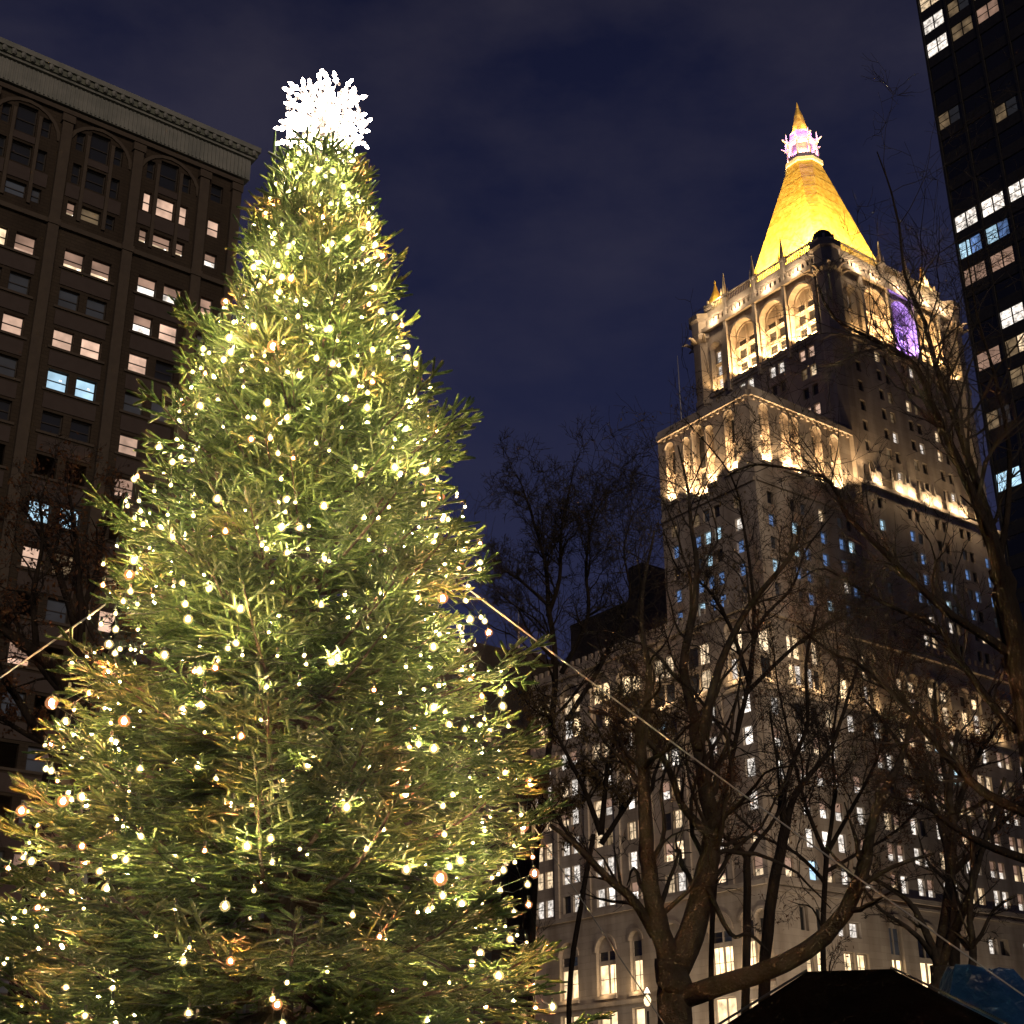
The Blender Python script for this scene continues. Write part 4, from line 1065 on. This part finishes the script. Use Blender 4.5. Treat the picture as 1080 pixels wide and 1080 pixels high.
# ------------------------------------------------------------------ bare trees
def bare_tree(name, label, cat, limbs, base_d, seed, bark='bark', leaf=None, leaf_n=0, twig_r=.006, depth=4, density=1., group='bare park trees', leaf_size=.09, spread=1.0, trunk_extra=None, upbias=.25, lenf=1.0):
    """limbs: list of (polyline of world points, start radius, end radius); side branches and twigs grow from them"""
    R = random.Random(seed)
    b0 = limbs[0][0][0]
    root = empty(name, (b0.x, b0.y, .1)); off = Vector((b0.x, b0.y, .1)); tag(root, label, cat, group)
    tk, cr = MB(), MB(); leaves = []
    def smooth(pts, k=4):
        out = []
        for i in range(len(pts) - 1):
            p0, p1, p2, p3 = pts[max(i - 1, 0)], pts[i], pts[i + 1], pts[min(i + 2, len(pts) - 1)]
            for j in range(k):
                t = j / k
                out.append(.5 * ((2 * p1) + (p2 - p0) * t + (2 * p0 - 5 * p1 + 4 * p2 - p3) * t * t + (3 * p1 - p0 - 3 * p2 + p3) * t ** 3))
        out.append(pts[-1]); return out
    def grow(p, d, L, r, lv):
        n = max(3, int(L / .22)) if lv < 3 else 3
        n = min(n, 9); pts = [p]; q = p.copy(); dd = d.copy()
        for i in range(n):
            w = .20 if lv < 2 else .28
            dd = (dd + Vector((R.gauss(0, w), R.gauss(0, w), R.gauss(0, w) + upbias * .16))).normalized()
            q = q + dd * (L / n); pts.append(q.copy())
        rads = [max(twig_r * .6, r * (1 - .8 * i / n)) for i in range(n + 1)]
        (cr if r < .03 else tk).tube([x - off for x in pts], rads, 5 if r > .03 else 3, 0, False)
        if lv >= depth:
            if leaf:
                for _ in range(leaf_n):
                    if R.random() < .8: leaves.append(pts[R.randrange(1, n + 1)] + Vector((R.gauss(0, .08), R.gauss(0, .08), R.gauss(0, .08) - .04)))
            return
        kids = max(2, int((3.0 if lv < 2 else 3.2) * density * R.uniform(.8, 1.3)))
        for k in range(kids):
            f = R.uniform(.22, 1.0); i = min(n, max(1, int(f * n))); b = pts[i]; t = (pts[i] - pts[i - 1]).normalized()
            ax = t.orthogonal().normalized(); ax = Quaternion(t, R.uniform(0, 6.28)) @ ax
            nd = (t * R.uniform(.55, 1.) + ax * R.uniform(.5, 1.) * spread + Vector((0, 0, upbias * .5))).normalized()
            grow(b, nd, L * R.uniform(.42, .68) * lenf, max(twig_r, rads[i] * R.uniform(.45, .65)), lv + 1)
    for pts, r0, r1, side in limbs:
        pp = smooth(pts); n = len(pp) - 1
        # slight irregularity
        pp = [p + Vector((R.gauss(0, r0 * .06), R.gauss(0, r0 * .06), 0)) if 0 < i < n else p for i, p in enumerate(pp)]
        rads = [r0 + (r1 - r0) * (i / n) ** .8 for i in range(n + 1)]
        tk.tube([p - off for p in pp], rads, 10 if r0 > .1 else 6, 0, True)
        ln = sum((pp[i + 1] - pp[i]).length for i in range(n))
        m = int(side * density)
        for k in range(m):
            f = R.uniform(.25 if side < 20 else .15, 1.0); i = min(n, max(1, int(f * n))); t = (pp[i] - pp[i - 1]).normalized()
            ax = Quaternion(t, R.uniform(0, 6.28)) @ t.orthogonal().normalized()
            nd = (t * R.uniform(.4, 1.) + ax * R.uniform(.5, 1.) + Vector((0, 0, upbias))).normalized()
            grow(pp[i], nd, ln * R.uniform(.16, .34), max(twig_r * 1.5, min(rads[i] * .5, .05)), 1)
    tk.build('trunk', MT[bark], root, True)
    mats = [MT['twig'], MT[leaf] if leaf else MT['twig']]
    for p in leaves:
        a = Vector((R.gauss(0, 1), R.gauss(0, 1), R.gauss(0, 1))).normalized() * leaf_size * R.uniform(.6, 1.2); b = a.orthogonal().normalized() * leaf_size * R.uniform(.35, .6)
        q = p - off
        cr.face([q - a, q + b, q + a, q - b], 1)
    cr.build('crown', mats, root)
    print(label[:30], len(tk.f), len(cr.f))
def PL(d, *pp):
    """limb points: (px, py[, distance])"""
    return [at(q[0], q[1], q[2] if len(q) > 2 else d) for q in pp]
def to_ground(p, dx=0): return Vector((p.x + dx, p.y, .1))
# plane tree in the middle
d = 24
b = PL(d, (712, 1075))[0]
bare_tree('plane_tree', 'forked plane tree with thick bare trunk in front of the stone tower', 'tree', [
    ([to_ground(b, -.05), b, *PL(d, (711, 1040), (708, 1012))], .29, .27, 0),
    (PL(d, (708, 1020), (693, 968, 23.8), (682, 900, 23.5), (679, 830, 23.2), (676, 770, 23), (684, 720, 22.8), (676, 640, 22.5), (690, 560, 22.2)), .20, .016, 20),
    (PL(d, (712, 1020), (733, 972, 24.2), (746, 915, 24.4), (750, 870, 24.6), (742, 815, 24.8), (733, 760, 25), (722, 700, 25.2), (735, 620, 25.5), (728, 540, 25.8), (715, 470, 26)), .25, .016, 26),
    (PL(d, (722, 1052), (757, 1040, 23.6), (805, 1025, 23.3), (850, 1003, 23), (885, 970, 22.8), (905, 932, 22.6), (914, 900, 22.4)), .18, .10, 4),
    (PL(d, (914, 902, 22.4), (925, 850, 22.2), (950, 800, 22), (968, 740, 21.8)), .09, .03, 6),
    (PL(d, (900, 940, 22.6), (940, 915, 22.2), (985, 900, 22)), .05, .02, 4),
    (PL(d, (690, 985), (668, 950, 23.4), (640, 925, 23), (605, 890, 22.6), (580, 870, 22.3)), .10, .03, 6),
    (PL(d, (736, 790), (760, 700, 24.5), (790, 640, 24.2), (835, 585, 24), (842, 555, 24)), .09, .03, 9),
    (PL(d, (748, 880), (720, 850, 24.), (700, 800, 23.6), (655, 760, 23.2), (620, 750, 23)), .08, .03, 8),
    (PL(d, (744, 930), (770, 985, 24.3), (790, 985, 24.4), (812, 1005, 24.6)), .05, .02, 2),
], d, 101, 'plane', density=1.0, depth=4)
# slim dark tree right of it
d = 30
b = PL(d, (806, 1075))[0]
bare_tree('slim_tree', 'slim dark bare tree with a V of upright stems right of the plane tree', 'tree', [
    ([to_ground(b), b, *PL(d, (812, 960), (822, 905), (829, 870))], .13, .11, 0),
    (PL(d, (829, 872), (838, 840, 30.2), (856, 815, 30.4), (876, 790, 30.5), (890, 750, 30.6), (905, 700, 30.8)), .085, .03, 11),
    (PL(d, (827, 875), (826, 845, 29.8), (831, 820, 29.7), (842, 790, 29.6), (852, 760, 29.5), (850, 700, 29.4), (862, 640, 29.2)), .075, .025, 11),
    (PL(d, (786, 1075, 29.6), (788, 960, 29.6), (788, 905, 29.6)), .085, .075, 0),
    (PL(d, (788, 905, 29.6), (775, 890, 29.5), (762, 880, 29.4), (752, 855, 29.3), (735, 825, 29.2), (720, 800, 29)), .06, .022, 7),
    (PL(d, (788, 905, 29.6), (798, 888, 29.7), (812, 872, 29.8), (822, 850, 29.9), (820, 810, 30), (812, 750, 30)), .06, .022, 7),
], d, 102, 'dark', density=1.2)
# many-stemmed tree low on the right
d = 27
b = PL(d, (994, 1060))[0]
bare_tree('spreading_tree', 'pale many stemmed bare tree rising beside the blue tarpaulin', 'tree', [
    ([to_ground(b), b, *PL(d, (993, 1040), (991, 1018))], .20, .17, 0),
    (PL(d, (990, 1020), (982, 995, 26.8), (968, 965, 26.6), (955, 948, 26.5), (935, 935, 26.3), (900, 915, 26)), .085, .025, 7),
    (PL(d, (990, 1020), (996, 970, 27), (1003, 920, 27.2), (1006, 880, 27.3), (1002, 830, 27.5), (1010, 770, 27.6)), .11, .04, 14),
    (PL(d, (992, 1018), (1008, 980, 26.8), (1022, 945, 26.6), (1032, 910, 26.4), (1044, 870, 26.2), (1060, 820, 26)), .10, .03, 12),
    (PL(d, (1024, 1040, 26.5), (1026, 1000, 26.5), (1023, 960, 26.4), (1026, 900, 26.2), (1020, 860, 26)), .08, .03, 8),
    (PL(d, (1010, 985), (1022, 1000, 26.5), (1035, 985, 26.3), (1048, 960, 26.2), (1070, 945, 26)), .05, .02, 4),
    (PL(d, (985, 1010), (970, 990, 26.5), (952, 975, 26.2), (930, 960, 26), (905, 930, 25.8)), .06, .02, 4),
], d, 103, 'plane', density=1.0, depth=4)
# big tree at the right edge whose long limbs arch leftwards
d = 17
b = PL(d, (1150, 1075))[0]
bare_tree('arching_tree', 'large dark bare tree at the right edge with limbs sweeping up left', 'tree', [
    ([to_ground(b), b, *PL(d, (1118, 920), (1092, 800), (1074, 700), (1062, 640), (1054, 600))], .20, .13, 0),
    (PL(d, (1062, 645), (1050, 590, 16.9), (1040, 560, 16.8), (1025, 520, 16.7), (1003, 470, 16.6), (985, 430, 16.5), (968, 390, 16.4), (945, 370, 16.3), (915, 355, 16.2), (880, 335, 16.1), (862, 300, 16)), .085, .012, 24),
    (PL(d, (1056, 600), (1046, 560, 17), (1030, 510, 17.1), (1010, 450, 17.2), (990, 395, 17.3), (975, 340, 17.4), (955, 290, 17.5), (945, 220, 17.6), (925, 160, 17.8)), .075, .008, 22),
    (PL(d, (1066, 690), (1040, 672, 16.8), (1005, 650, 16.6), (965, 615, 16.4), (930, 580, 16.2), (895, 545, 16), (880, 515, 15.9), (860, 500, 15.8), (800, 490, 15.6), (770, 500, 15.5)), .065, .010, 24),
    (PL(d, (1072, 770), (1048, 745, 17.2), (1015, 700, 17.4), (985, 660, 17.5), (940, 640, 17.6), (905, 620, 17.8), (870, 600, 18), (845, 610, 18.1)), .06, .010, 24),
    (PL(d, (1105, 865), (1045, 840, 17.2), (1000, 800, 17.4), (950, 740, 17.6), (905, 700, 17.8), (880, 690, 18), (840, 660, 18.1)), .07, .010, 22),
    (PL(d, (1052, 600), (1062, 540, 17.2), (1064, 470, 17.3), (1050, 400, 17.4), (1030, 330, 17.5), (1018, 250, 17.6)), .05, .008, 12),
    (PL(d, (1118, 918), (1050, 895, 16.6), (1010, 875, 16.4), (975, 850, 16.2), (940, 840, 16)), .06, .012, 12),
], d, 104, 'dark', density=1.05, twig_r=.0038, depth=4)
# tree with withered leaves, lower right behind
d = 38
b = PL(d, (1010, 1060))[0]
bare_tree('withered_tree', 'tree still holding withered rust leaves before the tower\'s right side', 'tree', [
    ([to_ground(b), b, *PL(d, (1005, 960), (1000, 900))], .17, .12, 0),
    (PL(d, (1000, 900), (985, 850), (960, 800), (930, 760), (905, 730)), .10, .03, 14),
    (PL(d, (1000, 900), (1010, 850), (1030, 800), (1050, 770), (1070, 740)), .10, .03, 14),
    (PL(d, (1000, 890), (998, 830), (990, 780), (985, 720)), .09, .03, 14),
    (PL(d, (1005, 920), (1035, 890), (1065, 860), (1090, 840)), .1, .04, 7),
], d, 105, 'dark', 'rust', 2, density=1.1, leaf_size=.06, twig_r=.008)
# fine twigged tree behind the canopy
d = 40
b = PL(d, (872, 1075))[0]
bare_tree('twiggy_tree', 'bare tree of very fine twigs rising behind the black canopy', 'tree', [
    ([to_ground(b), b, *PL(d, (868, 980), (872, 900))], .08, .07, 3),
    (PL(d, (872, 905), (850, 850), (835, 790), (822, 730), (815, 680)), .07, .015, 20),
    (PL(d, (872, 900), (880, 840), (878, 780), (885, 720), (880, 650)), .07, .015, 20),
    (PL(d, (872, 900), (900, 850), (925, 800), (938, 750), (950, 690)), .07, .015, 20),
    (PL(d, (870, 930), (840, 900), (800, 880), (770, 850), (750, 810)), .06, .015, 16),
    (PL(d, (870, 920), (905, 900), (940, 880), (970, 850), (985, 810)), .06, .015, 16),
], d, 111, 'dark', 'rust', 1, density=1.25, depth=4, twig_r=.007, leaf_size=.06)
# background trees between the fir and the tower
d = 52
b = PL(d, (600, 1060))[0]
bare_tree('leafy_park_tree', 'dark tree with dull remaining leaves close to the right side of the fir', 'tree', [
    ([to_ground(b), b, *PL(d, (612, 960), (626, 880))], .10, .09, 0),
    (PL(d, (634, 880), (615, 830), (590, 780), (572, 745)), .12, .04, 15),
    (PL(d, (634, 880), (640, 820), (650, 770), (655, 720)), .12, .04, 16),
    (PL(d, (634, 890), (660, 850), (690, 800), (705, 760)), .11, .04, 15),
    (PL(d, (636, 920), (600, 880), (580, 850), (565, 830)), .10, .04, 12),
], d, 106, 'dark', 'olive', 3, density=1.25, leaf_size=.09, twig_r=.011)
d = 60
b = PL(d, (560, 1060))[0]
bare_tree('tall_bare_tree', 'tall fine twigged bare tree against the night sky between fir and tower', 'tree', [
    ([to_ground(b), b, *PL(d, (566, 900), (580, 780), (586, 700), (578, 640))], .15, .12, 14),
    (PL(d, (578, 640), (576, 600), (566, 560), (553, 520), (545, 500)), .12, .02, 24),
    (PL(d, (578, 650), (590, 610), (592, 560), (600, 520), (606, 490)), .12, .02, 24),
    (PL(d, (592, 710), (620, 650), (618, 600), (625, 550), (640, 520)), .12, .02, 24),
    (PL(d, (598, 760), (640, 690), (664, 630), (658, 580), (668, 540)), .12, .02, 22),
    (PL(d, (580, 640), (552, 615), (530, 600), (520, 590)), .09, .02, 14),
    (PL(d, (590, 700), (560, 670), (545, 640), (530, 635)), .09, .02, 14),
], d, 107, 'dark', density=1.3, depth=4, twig_r=.012)
d = 48
b = PL(d, (750, 1060))[0]
bare_tree('crooked_tree', 'bare tree with twisting upper limbs in front of the blue windows', 'tree', [
    ([to_ground(b), b, *PL(d, (756, 900), (772, 800), (790, 720))], .09, .08, 4),
    (PL(d, (790, 720), (800, 660), (835, 620), (850, 580), (880, 540)), .09, .02, 20),
    (PL(d, (790, 720), (770, 660), (745, 620), (715, 600), (700, 560)), .09, .02, 20),
    (PL(d, (788, 730), (840, 680), (870, 660), (905, 640), (930, 600)), .085, .02, 18),
    (PL(d, (776, 790), (740, 740), (712, 700), (700, 660)), .08, .02, 14),
    (PL(d, (792, 715), (795, 640), (785, 560), (770, 500), (720, 440)), .085, .018, 18),
], d, 108, 'dark', 'olive', 1, density=1.1, depth=4, twig_r=.008, leaf_size=.08)
# left side trees
d = 33
b = PL(d, (20, 1060))[0]
bare_tree('rusty_tree', 'bare tree with rust brown leaves at the left edge before the brown building', 'tree', [
    ([to_ground(b), b, *PL(d, (40, 900), (60, 800), (78, 735))], .26, .2, 0),
    (PL(d, (85, 740), (52, 700), (25, 680), (0, 660), (-30, 640)), .2, .08, 8),
    (PL(d, (78, 735), (86, 660), (82, 600), (78, 550), (70, 510)), .12, .03, 12),
    (PL(d, (60, 800), (20, 740), (-10, 690), (-20, 640)), .12, .04, 10),
    (PL(d, (40, 690), (35, 630), (45, 570), (40, 520)), .1, .03, 12),
    (PL(d, (85, 740), (110, 690), (125, 640), (120, 580)), .1, .03, 10),
], d, 109, 'dark', 'rust', 1, density=1.15, leaf_size=.07)
d = 46
b = PL(d, (110, 1060))[0]
bare_tree('russet_tree', 'dark russet tree showing between the fir and the brown building', 'tree', [
    ([to_ground(b), b, *PL(d, (100, 900), (90, 760), (80, 660))], .36, .2, 4),
    (PL(d, (80, 660), (60, 600), (40, 560), (20, 530)), .15, .03, 12),
    (PL(d, (80, 660), (100, 610), (110, 560), (130, 520)), .15, .03, 12),
    (PL(d, (90, 760), (40, 700), (0, 650), (-20, 600)), .15, .03, 12),
    (PL(d, (95, 800), (40, 780), (5, 760), (-20, 740)), .15, .03, 10),
], d, 110, 'dark', 'rust', 2, density=1.15, leaf_size=.09)

# ------------------------------------------------------------------ tents
def canopy(name, label, cat, px0, px1, py, d, eave_z, half, mat, legs, rot=0., grp=None):
    a, b_ = at(px0, py, d), at(px1, py, d); c_ = (a + b_) / 2
    root = empty(name, (c_.x, c_.y, .15)); root.rotation_euler = (0, 0, math.atan2(b_.y - a.y, b_.x - a.x) + rot); tag(root, label, cat, grp)
    zt = c_.z - .15; rw = (b_ - a).length / 2; ez = eave_z - .15
    mb = MB(); n = 10; rings = []
    # sagging hip roof
    def ring(x, y, z): return [(x, y, z), (0, y * 1.0, z), (-x, y, z), (-x, 0, z), (-x, -y, z), (0, -y, z), (x, -y, z), (x, 0, z)]
    for k in range(n + 1):
        f = k / n; hx = half + (rw - half) * f; hy = half + (.06 - half) * f
        z = ez + (zt - ez) * (f ** 1.05)
        rings.append(ring(hx, hy, z))
    mb.grid([ring(half, half, ez - .28), *rings], 0, True, False, True); mb.build('roof', MT[mat], root)
    sm = MB()
    for sx in (-1, 1):
        for sy in (-1, 1):
            sm.tube([(sx * half, sy * half, ez - .25), (sx * half, sy * half, ez), (sx * (half * .5 + rw * .5), sy * (half * .5 + .03), ez + (zt - ez) * .5 + .02), (sx * rw, sy * .06, zt + .012)], [.012] * 4, 5)
    sm.build('seam', MT['seam'], root)
    for sx in (-1, 1):
        for sy in (-1, 1):
            lg = MB(); lg.box(sx * (half - .05) - .025, sx * (half - .05) + .025, sy * (half - .05) - .025, sy * (half - .05) + .025, 0, ez - .05); lg.build('leg', MT['iron'], root)
    return root
canopy('pop_up_canopy', 'plain black pop up canopy roof in the lower right foreground', 'canopy', 851, 940, 1024, 14.5, 2.15, 1.85, 'blacktarp', True)
def umbrella(px0, px1, py, d, label, ez=2.4, half=1.0):
    c_ = at((px0 + px1) / 2, py, d); w = (at(px1, py, d) - at(px0, py, d)).length / 2
    r = empty('tarpaulin_cover', (c_.x, c_.y, .15)); tag(r, label, 'tarpaulin', 'blue tarpaulins behind the black canopy'); zt = c_.z - .15; R = random.Random(px0)
    mb = MB(); rings = []
    for k in range(7):
        f = k / 6; rad_ = half + (w - half) * f ** .8; z = ez + (zt - ez) * f; ring = []
        for j in range(16):
            t = 2 * math.pi * j / 16; q = rad_ / max(abs(math.cos(t)), abs(math.sin(t))) * (1 + .05 * R.uniform(-1, 1)); ring.append((q * math.cos(t), q * math.sin(t), z + .03 * R.uniform(-1, 1)))
        rings.append(ring)
    low = [(x * 1.0, y * 1.0, .9) for x, y, z in rings[0]]
    mb.grid([low, *rings], 0, True, False, True); mb.build('sheet', MT['bluetarp'], r)
    mb = MB(); mb.tube([(0, 0, 0), (0, 0, zt - .03)], [.03, .03], 6); mb.build('pole', MT['iron'], r)
umbrella(1002, 1034, 1020, 19., 'blue tarpaulin cover nearer the black canopy', 2.7, .62)
umbrella(1044, 1066, 1022, 19.6, 'blue tarpaulin cover at the picture\'s right edge', 2.7, .62)

# ------------------------------------------------------------------ night sky, light
w = bpy.data.worlds.new('World'); SC.world = w; w.use_nodes = True
nt = w.node_tree; bg = nt.nodes['Background']; L = nt.links.new
tc = nt.nodes.new('ShaderNodeTexCoord')
mp = nt.nodes.new('ShaderNodeMapping'); mp.inputs['Scale'].default_value = (1.5, 1.5, 3.2); mp.inputs['Location'].default_value = (.3, .1, .4); L(tc.outputs['Generated'], mp.inputs[0])
n1 = nt.nodes.new('ShaderNodeTexNoise'); n1.inputs['Scale'].default_value = 2.9; n1.inputs['Detail'].default_value = 7; n1.inputs['Roughness'].default_value = .55; L(mp.outputs[0], n1.inputs['Vector'])
cr = nt.nodes.new('ShaderNodeValToRGB'); cr.color_ramp.elements[0].position = .38; cr.color_ramp.elements[1].position = .66
cr.color_ramp.elements[0].color = (.0048, .0062, .0225, 1); cr.color_ramp.elements[1].color = (.0270, .0245, .0400, 1); L(n1.outputs['Fac'], cr.inputs[0])
sx = nt.nodes.new('ShaderNodeSeparateXYZ'); L(tc.outputs['Generated'], sx.inputs[0])
mr = nt.nodes.new('ShaderNodeMapRange'); mr.inputs['From Min'].default_value = .74; mr.inputs['From Max'].default_value = .22; L(sx.outputs[2], mr.inputs['Value'])
hz = nt.nodes.new('ShaderNodeMixRGB'); hz.inputs[2].default_value = (.0215, .0250, .066, 1); L(mr.outputs[0], hz.inputs[0]); L(cr.outputs[0], hz.inputs[1])
sk = nt.nodes.new('ShaderNodeTexSky'); sk.sky_type = 'NISHITA'; sk.sun_disc = False; sk.sun_elevation = rad(-8); sk.sun_rotation = rad(200)
ml = nt.nodes.new('ShaderNodeMixRGB'); ml.blend_type = 'MULTIPLY'; ml.inputs[0].default_value = 1; ml.inputs[2].default_value = (.05, .05, .05, 1); L(sk.outputs[0], ml.inputs[1])
ad = nt.nodes.new('ShaderNodeMixRGB'); ad.blend_type = 'ADD'; ad.inputs[0].default_value = 1; L(hz.outputs[0], ad.inputs[1]); L(ml.outputs[0], ad.inputs[2])
L(ad.outputs[0], bg.inputs['Color']); bg.inputs['Strength'].default_value = 1.
sun = bpy.data.lights.new('city_glow', 'SUN'); sun.energy = .95; sun.angle = rad(25); sun.color = (1, .78, .58)
so = link('city_glow', sun); so.rotation_euler = Vector((-.3, 1, -.25)).to_track_quat('-Z', 'Y').to_euler()
